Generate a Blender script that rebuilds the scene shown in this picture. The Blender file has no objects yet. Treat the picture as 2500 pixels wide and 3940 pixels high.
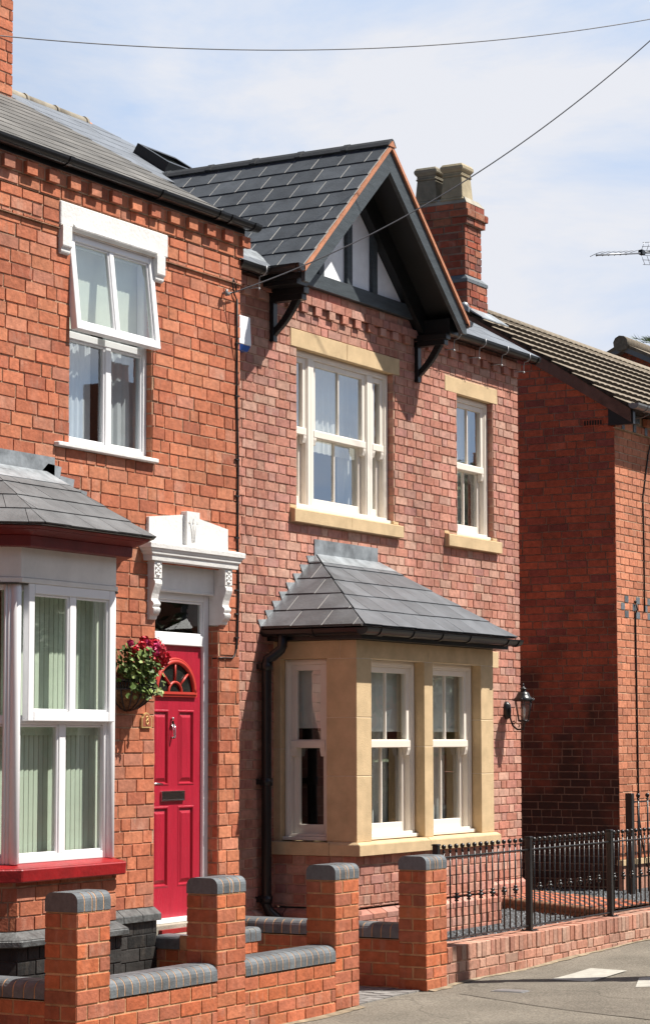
import bpy, bmesh, math, random
from mathutils import Vector, Matrix
from math import radians, sin, cos, pi, tan, atan2, sqrt
random.seed(7)
S = bpy.context.scene
COL = S.collection
# ---------------------------------------------------------------- camera
F_PX, YAW, PITCH, ROLL = 8999.0, 1.0472879, 0.09764775, -0.0015526
cam = bpy.data.cameras.new("camera")
co = bpy.data.objects.new("camera", cam)
COL.objects.link(co)
S.camera = co
cam.sensor_fit = 'AUTO'
cam.sensor_width = 36.0
cam.lens = F_PX / 3940.0 * 36.0
cam.clip_start, cam.clip_end = 0.1, 2000
fw = Vector((sin(YAW) * cos(PITCH), cos(YAW) * cos(PITCH), sin(PITCH)))
rt = Vector((cos(YAW), -sin(YAW), 0))
up = rt.cross(fw)
r2 = rt * cos(ROLL) + up * sin(ROLL)
u2 = -rt * sin(ROLL) + up * cos(ROLL)
M = Matrix((r2, u2, -fw)).transposed().to_4x4()
M.translation = Vector((-15.074, -9.46, 1.76))
co.matrix_world = M
# ---------------------------------------------------------------- light
SUN = Vector((0.68, -1.0, 1.88)).normalized()
ld = bpy.data.lights.new("sun", 'SUN')
ld.energy, ld.angle, ld.color = 4.6, radians(0.53), (1.0, 0.945, 0.86)
lo = bpy.data.objects.new("sun", ld)
COL.objects.link(lo)
lo.rotation_euler = SUN.to_track_quat('Z', 'Y').to_euler()
W = bpy.data.worlds.new("World")
S.world = W
W.use_nodes = True
nt = W.node_tree
nt.nodes.clear()
def wn(t, **k):
    n = nt.nodes.new(t)
    for a, b in k.items():
        setattr(n, a, b)
    return n
out = wn('ShaderNodeOutputWorld')
bg = wn('ShaderNodeBackground')
sky = wn('ShaderNodeTexSky', sky_type='NISHITA', sun_disc=False)
sky.sun_elevation = math.asin(SUN.z)
sky.sun_rotation = atan2(SUN.x, SUN.y)
sky.air_density, sky.dust_density, sky.ozone_density = 1.0, 1.2, 1.3
tc = wn('ShaderNodeTexCoord')
mp = wn('ShaderNodeMapping')
mp.inputs['Scale'].default_value = (1.0, 1.0, 2.6)
mp.inputs['Location'].default_value = (0.35, 0.1, 0.2)
n1 = wn('ShaderNodeTexNoise')
n1.inputs['Scale'].default_value, n1.inputs['Detail'].default_value, n1.inputs['Roughness'].default_value = 4.6, 11, 0.6
n1.inputs['Distortion'].default_value = 0.25
cr = wn('ShaderNodeValToRGB')
cr.color_ramp.elements[0].position, cr.color_ramp.elements[1].position = 0.36, 0.60
# thin cloud at the street end, spread unseen over the road as front fill
dt = wn('ShaderNodeVectorMath', operation='DOT_PRODUCT')
dt.inputs[1].default_value = (0.893, -0.39, 0.22)
mr = wn('ShaderNodeMapRange')
mr.inputs['From Min'].default_value, mr.inputs['From Max'].default_value = 0.14, 0.56
mr.inputs['To Min'].default_value, mr.inputs['To Max'].default_value = 0.0, 1.0
mix = wn('ShaderNodeMix', data_type='RGBA')
skym = wn('ShaderNodeMix', data_type='RGBA', blend_type='MULTIPLY')
skym.inputs['Factor'].default_value = 1.0
skym.inputs[7].default_value = (0.56, 0.59, 0.64, 1)
cr.color_ramp.elements[0].color = (0.50, 0.66, 0.925, 1)      # thin haze over blue
cr.color_ramp.elements[1].color = (0.82, 0.84, 0.90, 1)      # cloud
csc = wn('ShaderNodeVectorMath', operation='SCALE')
csc.inputs['Scale'].default_value = 9.9
L = nt.links.new
L(tc.outputs['Generated'], mp.inputs['Vector'])
L(mp.outputs[0], n1.inputs['Vector'])
L(n1.outputs['Fac'], cr.inputs[0])
L(tc.outputs['Generated'], dt.inputs[0])
L(dt.outputs['Value'], mr.inputs['Value'])
L(cr.outputs[0], csc.inputs[0])
L(csc.outputs[0], mix.inputs[7])
L(mr.outputs[0], mix.inputs['Factor'])
L(sky.outputs[0], skym.inputs[6])
L(skym.outputs[2], mix.inputs[6])
L(mix.outputs[2], bg.inputs['Color'])
bg.inputs['Strength'].default_value = 0.055
L(bg.outputs[0], out.inputs['Surface'])
S.view_settings.view_transform = 'Standard'
S.view_settings.look = 'None'
S.view_settings.exposure = 0.88
S.view_settings.gamma = 1.0
S.cycles.max_bounces = 8
S.cycles.transparent_max_bounces = 12
# ---------------------------------------------------------------- materials
def mat(name, col, rough=0.6, var=0.12, scale=6.0, bump=0.0, bscale=60.0, spec=0.4, metal=0.0, col2=None, stretch=None,
        attr=0.0, coat=0.0, detail=5):
    m = bpy.data.materials.new(name)
    m.use_nodes = True
    t = m.node_tree
    b = t.nodes['Principled BSDF']
    b.inputs['Roughness'].default_value = rough
    b.inputs['Metallic'].default_value = metal
    b.inputs['Specular IOR Level'].default_value = spec
    b.inputs['Coat Weight'].default_value = coat
    tcn = t.nodes.new('ShaderNodeTexCoord')
    vec = tcn.outputs['Object']
    if stretch:
        mpn = t.nodes.new('ShaderNodeMapping')
        mpn.inputs['Scale'].default_value = stretch
        t.links.new(vec, mpn.inputs['Vector'])
        vec = mpn.outputs[0]
    nz = t.nodes.new('ShaderNodeTexNoise')
    nz.inputs['Scale'].default_value = scale
    nz.inputs['Detail'].default_value = detail
    nz.inputs['Roughness'].default_value = 0.62
    t.links.new(vec, nz.inputs['Vector'])
    rp = t.nodes.new('ShaderNodeValToRGB')
    c2 = col2 or tuple(x * (1 - 2.2 * var) for x in col)
    rp.color_ramp.elements[0].position = 0.3
    rp.color_ramp.elements[1].position = 0.68
    rp.color_ramp.elements[0].color = (*c2, 1)
    rp.color_ramp.elements[1].color = (*[min(1, x * (1 + var)) for x in col], 1)
    t.links.new(nz.outputs['Fac'], rp.inputs[0])
    cout = rp.outputs[0]
    if attr:
        at = t.nodes.new('ShaderNodeAttribute')
        at.attribute_name = 'Col'
        sp = t.nodes.new('ShaderNodeSeparateColor')
        t.links.new(at.outputs['Color'], sp.inputs[0])
        ma = t.nodes.new('ShaderNodeMath')
        ma.operation = 'MULTIPLY_ADD'
        ma.inputs[1].default_value = 2 * attr
        ma.inputs[2].default_value = 1 - attr
        t.links.new(sp.outputs[1], ma.inputs[0])
        mm = t.nodes.new('ShaderNodeVectorMath')
        mm.operation = 'SCALE'
        t.links.new(cout, mm.inputs[0])
        t.links.new(ma.outputs[0], mm.inputs['Scale'])
        cout = mm.outputs[0]
    t.links.new(cout, b.inputs['Base Color'])
    if bump:
        nb = t.nodes.new('ShaderNodeTexNoise')
        nb.inputs['Scale'].default_value = bscale
        nb.inputs['Detail'].default_value = 4
        t.links.new(vec, nb.inputs['Vector'])
        bp = t.nodes.new('ShaderNodeBump')
        bp.inputs['Strength'].default_value = bump
        bp.inputs['Distance'].default_value = 0.01
        t.links.new(nb.outputs['Fac'], bp.inputs['Height'])
        t.links.new(bp.outputs[0], b.inputs['Normal'])
    return m

def brick_mat(name, cols, soot=0.35, white=0.25, rough=0.85, mould=None):
    """clay brick: one hue per brick from the colour attribute, blotches, soot and lime bloom"""
    m = bpy.data.materials.new(name)
    m.use_nodes = True
    t = m.node_tree
    b = t.nodes['Principled BSDF']
    b.inputs['Roughness'].default_value = rough
    b.inputs['Specular IOR Level'].default_value = 0.25
    at = t.nodes.new('ShaderNodeAttribute')
    at.attribute_name = 'Col'
    sp = t.nodes.new('ShaderNodeSeparateColor')
    t.links.new(at.outputs['Color'], sp.inputs[0])
    rp = t.nodes.new('ShaderNodeValToRGB')
    rp.color_ramp.elements.remove(rp.color_ramp.elements[1])
    for i, c in enumerate(cols):
        e = rp.color_ramp.elements[0] if i == 0 else rp.color_ramp.elements.new(i / (len(cols) - 1.0))
        e.position = i / (len(cols) - 1.0)
        e.color = (*c, 1)
    t.links.new(sp.outputs[0], rp.inputs[0])
    ma = t.nodes.new('ShaderNodeMath')
    ma.operation = 'MULTIPLY_ADD'
    ma.inputs[1].default_value, ma.inputs[2].default_value = 0.28, 0.85
    t.links.new(sp.outputs[1], ma.inputs[0])
    tcn = t.nodes.new('ShaderNodeTexCoord')
    nz = t.nodes.new('ShaderNodeTexNoise')
    nz.inputs['Scale'].default_value, nz.inputs['Detail'].default_value = 22, 6
    t.links.new(tcn.outputs['Object'], nz.inputs['Vector'])
    m2 = t.nodes.new('ShaderNodeMapRange')
    m2.inputs['From Min'].default_value, m2.inputs['From Max'].default_value = 0.3, 0.7
    m2.inputs['To Min'].default_value, m2.inputs['To Max'].default_value = 0.78, 1.14
    t.links.new(nz.outputs['Fac'], m2.inputs['Value'])
    mm = t.nodes.new('ShaderNodeMath')
    mm.operation = 'MULTIPLY'
    t.links.new(ma.outputs[0], mm.inputs[0])
    t.links.new(m2.outputs[0], mm.inputs[1])
    sc = t.nodes.new('ShaderNodeVectorMath')
    sc.operation = 'SCALE'
    t.links.new(rp.outputs[0], sc.inputs[0])
    t.links.new(mm.outputs[0], sc.inputs['Scale'])
    # broad weathering over about a metre
    nw = t.nodes.new('ShaderNodeTexNoise')
    nw.inputs['Scale'].default_value, nw.inputs['Detail'].default_value = 0.9, 6
    mpw = t.nodes.new('ShaderNodeMapping')
    mpw.inputs['Scale'].default_value = (1.4, 1.4, .6)
    t.links.new(tcn.outputs['Object'], mpw.inputs['Vector'])
    t.links.new(mpw.outputs[0], nw.inputs['Vector'])
    rw = t.nodes.new('ShaderNodeMapRange')
    rw.inputs['From Min'].default_value, rw.inputs['From Max'].default_value = 0.3, 0.7
    rw.inputs['To Min'].default_value, rw.inputs['To Max'].default_value = 0.80, 1.16
    t.links.new(nw.outputs['Fac'], rw.inputs['Value'])
    mw = t.nodes.new('ShaderNodeMath')
    mw.operation = 'MULTIPLY'
    t.links.new(mm.outputs[0], mw.inputs[0])
    t.links.new(rw.outputs[0], mw.inputs[1])
    t.links.new(mw.outputs[0], sc.inputs['Scale'])
    # soot in big drifting patches
    n3 = t.nodes.new('ShaderNodeTexNoise')
    n3.inputs['Scale'].default_value, n3.inputs['Detail'].default_value = 2.3, 7
    n3.inputs['Roughness'].default_value = 0.7
    t.links.new(tcn.outputs['Object'], n3.inputs['Vector'])
    r3 = t.nodes.new('ShaderNodeMapRange')
    r3.inputs['From Min'].default_value, r3.inputs['From Max'].default_value = 0.55, 0.74
    r3.inputs['To Max'].default_value = soot
    t.links.new(n3.outputs['Fac'], r3.inputs['Value'])
    mx = t.nodes.new('ShaderNodeMix')
    mx.data_type = 'RGBA'
    mx.inputs[7].default_value = (0.06, 0.04, 0.03, 1)
    t.links.new(r3.outputs[0], mx.inputs['Factor'])
    t.links.new(sc.outputs[0], mx.inputs[6])
    # lime bloom where the third channel says so
    n4 = t.nodes.new('ShaderNodeTexNoise')
    n4.inputs['Scale'].default_value, n4.inputs['Detail'].default_value = 9, 8
    n4.inputs['Roughness'].default_value = 0.75
    mp4 = t.nodes.new('ShaderNodeMapping')
    mp4.inputs['Scale'].default_value = (1, 1, 0.35)
    t.links.new(tcn.outputs['Object'], mp4.inputs['Vector'])
    t.links.new(mp4.outputs[0], n4.inputs['Vector'])
    r4 = t.nodes.new('ShaderNodeMapRange')
    r4.inputs['From Min'].default_value, r4.inputs['From Max'].default_value = 0.5, 0.78
    t.links.new(n4.outputs['Fac'], r4.inputs['Value'])
    m4 = t.nodes.new('ShaderNodeMath')
    m4.operation = 'MULTIPLY'
    t.links.new(r4.outputs[0], m4.inputs[0])
    t.links.new(sp.outputs[2], m4.inputs[1])
    m5 = t.nodes.new('ShaderNodeMath')
    m5.operation = 'MULTIPLY'
    m5.inputs[1].default_value = white
    t.links.new(m4.outputs[0], m5.inputs[0])
    mx2 = t.nodes.new('ShaderNodeMix')
    mx2.data_type = 'RGBA'
    mx2.inputs[7].default_value = (0.62, 0.5, 0.4, 1)
    t.links.new(m5.outputs[0], mx2.inputs['Factor'])
    t.links.new(mx.outputs[2], mx2.inputs[6])
    last = mx2.outputs[2]
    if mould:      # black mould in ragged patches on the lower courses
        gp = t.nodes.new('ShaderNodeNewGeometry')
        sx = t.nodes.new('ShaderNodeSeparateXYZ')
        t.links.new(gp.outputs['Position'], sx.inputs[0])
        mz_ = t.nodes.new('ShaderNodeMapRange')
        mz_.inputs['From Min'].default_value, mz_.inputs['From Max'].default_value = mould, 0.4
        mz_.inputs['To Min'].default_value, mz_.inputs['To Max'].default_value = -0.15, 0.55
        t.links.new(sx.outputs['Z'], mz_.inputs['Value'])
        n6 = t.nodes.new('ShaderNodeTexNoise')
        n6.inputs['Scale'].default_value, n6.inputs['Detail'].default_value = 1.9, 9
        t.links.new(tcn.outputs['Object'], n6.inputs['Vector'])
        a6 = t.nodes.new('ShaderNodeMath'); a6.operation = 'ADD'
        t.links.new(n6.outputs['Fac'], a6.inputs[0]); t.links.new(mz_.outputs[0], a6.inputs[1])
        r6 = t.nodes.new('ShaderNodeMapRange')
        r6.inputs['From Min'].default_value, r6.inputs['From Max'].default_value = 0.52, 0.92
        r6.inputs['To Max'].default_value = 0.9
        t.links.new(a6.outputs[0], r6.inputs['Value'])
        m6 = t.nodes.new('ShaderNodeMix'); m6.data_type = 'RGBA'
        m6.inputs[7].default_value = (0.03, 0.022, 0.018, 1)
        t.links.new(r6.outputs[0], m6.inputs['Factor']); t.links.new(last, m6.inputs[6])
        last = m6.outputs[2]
    t.links.new(last, b.inputs['Base Color'])
    nb = t.nodes.new('ShaderNodeTexNoise')
    nb.inputs['Scale'].default_value, nb.inputs['Detail'].default_value = 45, 5
    t.links.new(tcn.outputs['Object'], nb.inputs['Vector'])
    bp = t.nodes.new('ShaderNodeBump')
    bp.inputs['Strength'].default_value, bp.inputs['Distance'].default_value = 0.5, 0.008
    t.links.new(nb.outputs['Fac'], bp.inputs['Height'])
    t.links.new(bp.outputs[0], b.inputs['Normal'])
    return m

def glass_mat(name, tint=(0.9, 0.93, 0.92), f0=0.15, wob=0.0):
    """clear pane: mirror share grows with grazing angle (Schlick), the rest lets light through"""
    m = bpy.data.materials.new(name)
    m.use_nodes = True
    t = m.node_tree
    t.nodes.clear()
    N = t.nodes.new
    o, mx, tr, gl, ge = N('ShaderNodeOutputMaterial'), N('ShaderNodeMixShader'), N('ShaderNodeBsdfTransparent'), N('ShaderNodeBsdfGlossy'), N('ShaderNodeNewGeometry')
    tr.inputs[0].default_value = (*tint, 1)
    gl.inputs['Roughness'].default_value = 0.012
    gl.inputs[0].default_value = (0.95, 0.98, 1.0, 1)
    dp = N('ShaderNodeVectorMath'); dp.operation = 'DOT_PRODUCT'
    t.links.new(ge.outputs['Incoming'], dp.inputs[0]); t.links.new(ge.outputs['Normal'], dp.inputs[1])
    def mth(op, x, y=None):
        n = N('ShaderNodeMath'); n.operation = op
        for i, q in enumerate((x, y)):
            if q is None: continue
            if isinstance(q, (int, float)): n.inputs[i].default_value = q
            else: t.links.new(q, n.inputs[i])
        return n.outputs[0]
    ab = mth('ABSOLUTE', dp.outputs['Value'])
    p5 = mth('POWER', mth('SUBTRACT', 1.0, ab), 5.0)
    fr = mth('ADD', mth('MULTIPLY', p5, 1 - f0), f0)
    if wob:
        tcn = N('ShaderNodeTexCoord'); nb = N('ShaderNodeTexNoise')
        nb.inputs['Scale'].default_value, nb.inputs['Detail'].default_value = 2.2, 1
        t.links.new(tcn.outputs['Object'], nb.inputs['Vector'])
        bp = N('ShaderNodeBump')
        bp.inputs['Strength'].default_value, bp.inputs['Distance'].default_value = wob, 0.02
        t.links.new(nb.outputs['Fac'], bp.inputs['Height'])
        t.links.new(bp.outputs[0], gl.inputs['Normal'])
    t.links.new(fr, mx.inputs[0])
    t.links.new(tr.outputs[0], mx.inputs[1])
    t.links.new(gl.outputs[0], mx.inputs[2])
    t.links.new(mx.outputs[0], o.inputs[0])
    return m

def leaf_mat(name, c1, c2):
    m = mat(name, c1, rough=0.55, col2=c2, scale=3.0, attr=0.45, spec=0.3)
    b = m.node_tree.nodes['Principled BSDF']
    b.inputs['Subsurface Weight'].default_value = 0.0
    b.inputs['Transmission Weight'].default_value = 0.0
    return m

MT = {}
MT['b_left'] = brick_mat('brick_orange', [(.36, .112, .064), (.43, .138, .072), (.46, .150, .078), (.49, .185, .098), (.43, .175, .115)], 0.30, 0.35)
MT['b_right'] = brick_mat('brick_pink', [(.42, .175, .125), (.47, .205, .145), (.44, .195, .155), (.50, .235, .17), (.49, .29, .22), (.41, .19, .16)], 0.10, 0.5)
MT['b_gar'] = brick_mat('brick_garden', [(.42, .112, .05), (.50, .142, .058), (.45, .135, .068), (.36, .125, .075), (.53, .175, .075)], 0.15, 0.35)
MT['b_low'] = brick_mat('brick_weathered', [(.42, .18, .12), (.48, .24, .17), (.45, .28, .21), (.39, .17, .12), (.51, .32, .24)], 0.2, 0.6)
MT['b_neigh'] = brick_mat('brick_neighbour', [(.43, .160, .09), (.48, .18, .10), (.51, .205, .115), (.45, .175, .105)], 0.25, 0.25)
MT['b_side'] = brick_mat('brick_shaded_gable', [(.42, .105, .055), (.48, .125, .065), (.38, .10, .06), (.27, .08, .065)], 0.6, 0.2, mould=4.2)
MT['b_chim'] = brick_mat('brick_chimney', [(.36, .085, .045), (.27, .065, .04), (.40, .115, .06), (.15, .055, .045), (.42, .16, .09), (.20, .07, .05)], 0.5, 0.4)
MT['b_black'] = brick_mat('brick_black_paint', [(.022, .022, .022), (.035, .034, .033), (.05, .047, .045), (.028, .028, .028)], 0.4, 0.12, 0.45)
MT['mortar_l'] = mat('mortar_tan', (.44, .27, .175), .95, .25, 9, .5, 90)
MT['mortar_r'] = mat('mortar_pale', (.50, .31, .22), .95, .18, 9, .5, 90)
MT['mortar_g'] = mat('mortar_garden', (.55, .32, .17), .95, .18, 12, .5, 90)
MT['mortar_n'] = mat('mortar_neighbour', (.50, .36, .24), .95, .2, 9, .5, 90)
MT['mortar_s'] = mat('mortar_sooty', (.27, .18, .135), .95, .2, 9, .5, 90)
MT['stone'] = mat('sandstone', (.60, .445, .265), .88, .075, 7, .4, 140, .15)
MT['white'] = mat('white_pvc', (.80, .80, .81), .32, .02, 3, spec=.5)
MT['cream'] = mat('cream_frame', (.80, .735, .65), .42, .03, 3, spec=.4)
MT['wpaint'] = mat('white_masonry_paint', (.74, .73, .71), .6, .05, 7, .35, 40)
MT['panel'] = mat('white_panel_board', (.74, .72, .68), .65, .07, 3, .1, 40)
MT['black'] = mat('black_paint', (.012, .013, .014), .38, .1, 5, .1, 30)
MT['blackp'] = mat('black_gutter_plastic', (.014, .014, .015), .28, .1, 5)
MT['iron'] = mat('black_iron', (.012, .012, .013), .3, .1, 20, .15, 80, .5)
MT['grey_wood'] = mat('dark_grey_timber', (.058, .07, .078), .5, .15, 4, .3, 30, .35, stretch=(1, 1, 6))
MT['render'] = mat('white_render', (.86, .88, .91), .8, .04, 9, .35, 30)
MT['sl_gable'] = mat('slate_new', (.068, .077, .088), .58, .14, 6, .25, 60, .35, attr=.24)
MT['sl_left'] = mat('slate_old', (.125, .120, .112), .75, .2, 2.5, .3, 50, .25, attr=.16)
MT['sl_main'] = mat('slate_blue', (.115, .132, .158), .6, .1, 6, .1, 50, .55, attr=.12)
MT['sl_bay'] = mat('slate_bay', (.110, .118, .130), .46, .16, 4, .2, 50, .45, attr=.18)
MT['sl_bayl'] = mat('slate_bay_old', (.118, .121, .126), .6, .18, 4, .3, 50, .35, attr=.2)
MT['under'] = mat('slate_joint', (.40, .39, .37), .9, .1, 30)
MT['lead'] = mat('lead_sheet', (.30, .325, .345), .42, .22, 7, .5, 12, .5, metal=.25)
MT['ridge'] = mat('ridge_tile', (.05, .053, .056), .6, .1, 12, .2, 60)
MT['ridge_old'] = mat('ridge_tile_tan', (.25, .22, .17), .85, .2, 8, .3, 60)
MT['terra'] = mat('terracotta_edge', (.50, .21, .115), .8, .15, 9, .3, 60)
MT['ctile'] = mat('concrete_tile', (.235, .195, .145), .9, .18, 14, .5, 60)
MT['ctile_d'] = mat('tile_butt_shade_dirt', (.045, .034, .024), .95, .35, 25, .5, 60)  # butts coloured dark for the shadow under the tile rolls, besides dirt
MT['pot'] = mat('clay_pot', (.40, .335, .22), .85, .15, 5, .3, 40)
MT['pot_d'] = mat('sooty_clay_pot', (.27, .24, .18), .9, .2, 5, .3, 40)
MT['red'] = mat('red_door', (.41, .016, .038), .35, .07, 5, .35, 35, .5, stretch=(6, 6, .7), coat=.2)
MT['redsill'] = mat('red_sill_paint', (.29, .008, .010), .42, .12, 6, .4, 25, .5)
MT['redfas'] = mat('maroon_fascia', (.15, .014, .012), .5, .15, 4, .2, 25)
MT['redarch'] = mat('red_moulding', (.50, .05, .035), .4, .05, 5)
MT['blue'] = mat('blue_engineering_brick', (.125, .14, .152), .48, .12, 30, .3, 90, .45, attr=.22)
MT['cap_old'] = mat('painted_plinth_cap', (.10, .105, .105), .5, .3, 14, .5, 40, .45, col2=(.035, .035, .035))
MT['asph'] = mat('asphalt', (.185, .165, .135), .92, .12, 1.3, .7, 170, .2, detail=8)
MT['dust'] = mat('sandy_dust', (.27, .215, .145), .95, .2, 9, .6, 120)
MT['road'] = mat('road_asphalt', (.09, .088, .085), .9, .12, 2, .6, 150, .2)
MT['kerb'] = mat('kerb_concrete', (.33, .31, .28), .9, .1, 8, .4, 90)
MT['conc'] = mat('concrete', (.36, .33, .27), .9, .15, 7, .5, 70)
MT['patch'] = mat('pale_paving', (.40, .385, .34), .85, .1, 12, .3, 90)
MT['paver'] = mat('grey_pavers', (.22, .21, .20), .9, .1, 20, .5, 60, attr=.2)
MT['gravel_g'] = mat('gravel_ground', (.085, .092, .097), .95, .4, 45, 1.0, 60)
MT['stonechip'] = mat('slate_chippings', (.15, .165, .178), .8, .15, 30, .2, 60, attr=.5)
MT['soil'] = mat('soil', (.09, .07, .05), 1.0, .3, 6, .8, 30)
MT['quarry'] = mat('quarry_tile', (.58, .17, .08), .7, .15, 15, attr=.2)
MT['quarryb'] = mat('quarry_tile_dark', (.06, .06, .065), .7, .15, 15)
MT['rope'] = mat('rope_edging', (.22, .08, .045), .8, .2, 14, .5, 40, col2=(.13, .10, .06))
MT['chrome'] = mat('chrome', (.6, .6, .6), .18, .03, 5, metal=1.0)
MT['brass'] = mat('brass', (.62, .42, .18), .4, .1, 20, metal=.3)
MT['cable'] = mat('cable_black', (.012, .011, .011), .5, .1, 5)
MT['wire'] = mat('overhead_wire', (.09, .09, .10), .5, .1, 5)
MT['grey'] = mat('grey_plastic', (.19, .195, .2), .35, .08, 6, spec=.5)
MT['brown'] = mat('brown_bargeboard', (.15, .078, .055), .6, .2, 6, .3, 25)
MT['coir'] = mat('coir_liner', (.16, .085, .04), 1, .35, 30, 1, 40)
MT['leaf'] = leaf_mat('basket_leaf', (.14, .19, .04), (.05, .10, .022))
MT['leafp'] = leaf_mat('basket_leaf_pale', (.25, .29, .09), (.13, .19, .05))
MT['petal'] = mat('red_petal', (.55, .012, .03), .5, .2, 30, attr=.3)
MT['pink'] = mat('pink_petal', (.58, .04, .16), .5, .2, 30, attr=.3)
MT['fir'] = leaf_mat('conifer_leaf', (.11, .155, .06), (.05, .085, .04))
MT['tree'] = leaf_mat('tree_leaf', (.10, .15, .04), (.035, .07, .02))
MT['bark'] = mat('bark', (.10, .075, .05), .95, .3, 12, .8, 30)
MT['alu'] = mat('aerial_metal', (.22, .23, .25), .4, .1, 8, metal=.6)
MT['galv'] = mat('galvanised_steel', (.42, .43, .44), .5, .1, 12, metal=.3)
MT['alarm'] = mat('alarm_white', (.72, .74, .78), .4, .03, 6)
MT['alarmb'] = mat('alarm_blue', (.02, .10, .42), .35, .05, 6)
MT['curtain'] = mat('curtain_white', (.80, .80, .76), .9, .05, 5)
MT['net'] = mat('net_reflection_grey', (.50, .53, .55), .9, .05, 5)
MT['blind'] = mat('vertical_blind', (.60, .66, .56), .8, .04, 5)
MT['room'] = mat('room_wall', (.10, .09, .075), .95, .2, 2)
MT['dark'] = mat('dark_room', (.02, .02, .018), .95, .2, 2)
MT['roman'] = mat('cream_roller_blind', (.84, .85, .82), .8, .05, 8)
MT['glass'] = glass_mat('window_glass', f0=.34)
MT['glass_b'] = glass_mat('bay_glass', f0=.24, wob=0.12)
MT['glass_l'] = glass_mat('left_glass', (.90, .95, .91), .13, 0.03)
MT['glass_u'] = glass_mat('upper_left_glass', (.94, .97, .97), .26)
MT['lampglass'] = glass_mat('lamp_glass', (.93, .92, .9), .06)
MT['bulb'] = mat('lamp_bulb', (.75, .72, .66), .3, .03, 5)
MT['gold'] = mat('numeral_gold', (.75, .52, .2), .35, .1, 20, metal=.3)
MT['plaque'] = mat('plaque_red', (.32, .09, .05), .5, .1, 20)
def weather_asphalt(m):
    t = m.node_tree
    b = t.nodes['Principled BSDF']
    src = b.inputs['Base Color'].links[0].from_socket
    tcn = t.nodes.new('ShaderNodeTexCoord')
    wv = t.nodes.new('ShaderNodeTexNoise')
    wv.inputs['Scale'].default_value, wv.inputs['Detail'].default_value = 1.6, 4
    t.links.new(tcn.outputs['Object'], wv.inputs['Vector'])
    ad = t.nodes.new('ShaderNodeVectorMath'); ad.operation = 'MULTIPLY_ADD'
    ad.inputs[1].default_value = (1.1, 1.1, 0)
    t.links.new(wv.outputs['Color'], ad.inputs[0]); t.links.new(tcn.outputs['Object'], ad.inputs[2])
    vo = t.nodes.new('ShaderNodeTexVoronoi'); vo.feature = 'DISTANCE_TO_EDGE'
    vo.inputs['Scale'].default_value = .38
    t.links.new(ad.outputs[0], vo.inputs['Vector'])
    mr_ = t.nodes.new('ShaderNodeMapRange')
    mr_.inputs['From Min'].default_value, mr_.inputs['From Max'].default_value = .002, .010
    mr_.inputs['To Min'].default_value, mr_.inputs['To Max'].default_value = .74, 1.0
    t.links.new(vo.outputs['Distance'], mr_.inputs['Value'])
    fn = t.nodes.new('ShaderNodeTexNoise')
    fn.inputs['Scale'].default_value, fn.inputs['Detail'].default_value = 70, 6
    t.links.new(tcn.outputs['Object'], fn.inputs['Vector'])
    f2 = t.nodes.new('ShaderNodeMapRange')
    f2.inputs['From Min'].default_value, f2.inputs['From Max'].default_value = .3, .7
    f2.inputs['To Min'].default_value, f2.inputs['To Max'].default_value = .58, 1.42
    t.links.new(fn.outputs['Fac'], f2.inputs['Value'])
    mm = t.nodes.new('ShaderNodeMath'); mm.operation = 'MULTIPLY'
    t.links.new(mr_.outputs[0], mm.inputs[0]); t.links.new(f2.outputs[0], mm.inputs[1])
    sc = t.nodes.new('ShaderNodeVectorMath'); sc.operation = 'SCALE'
    t.links.new(src, sc.inputs[0]); t.links.new(mm.outputs[0], sc.inputs['Scale'])
    t.links.new(sc.outputs[0], b.inputs['Base Color'])
weather_asphalt(MT['asph'])
MT['asph2'] = mat('asphalt_repair', (.165, .146, .12), .92, .12, 1.9, .7, 150, .2, detail=8)
weather_asphalt(MT['asph2'])
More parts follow.
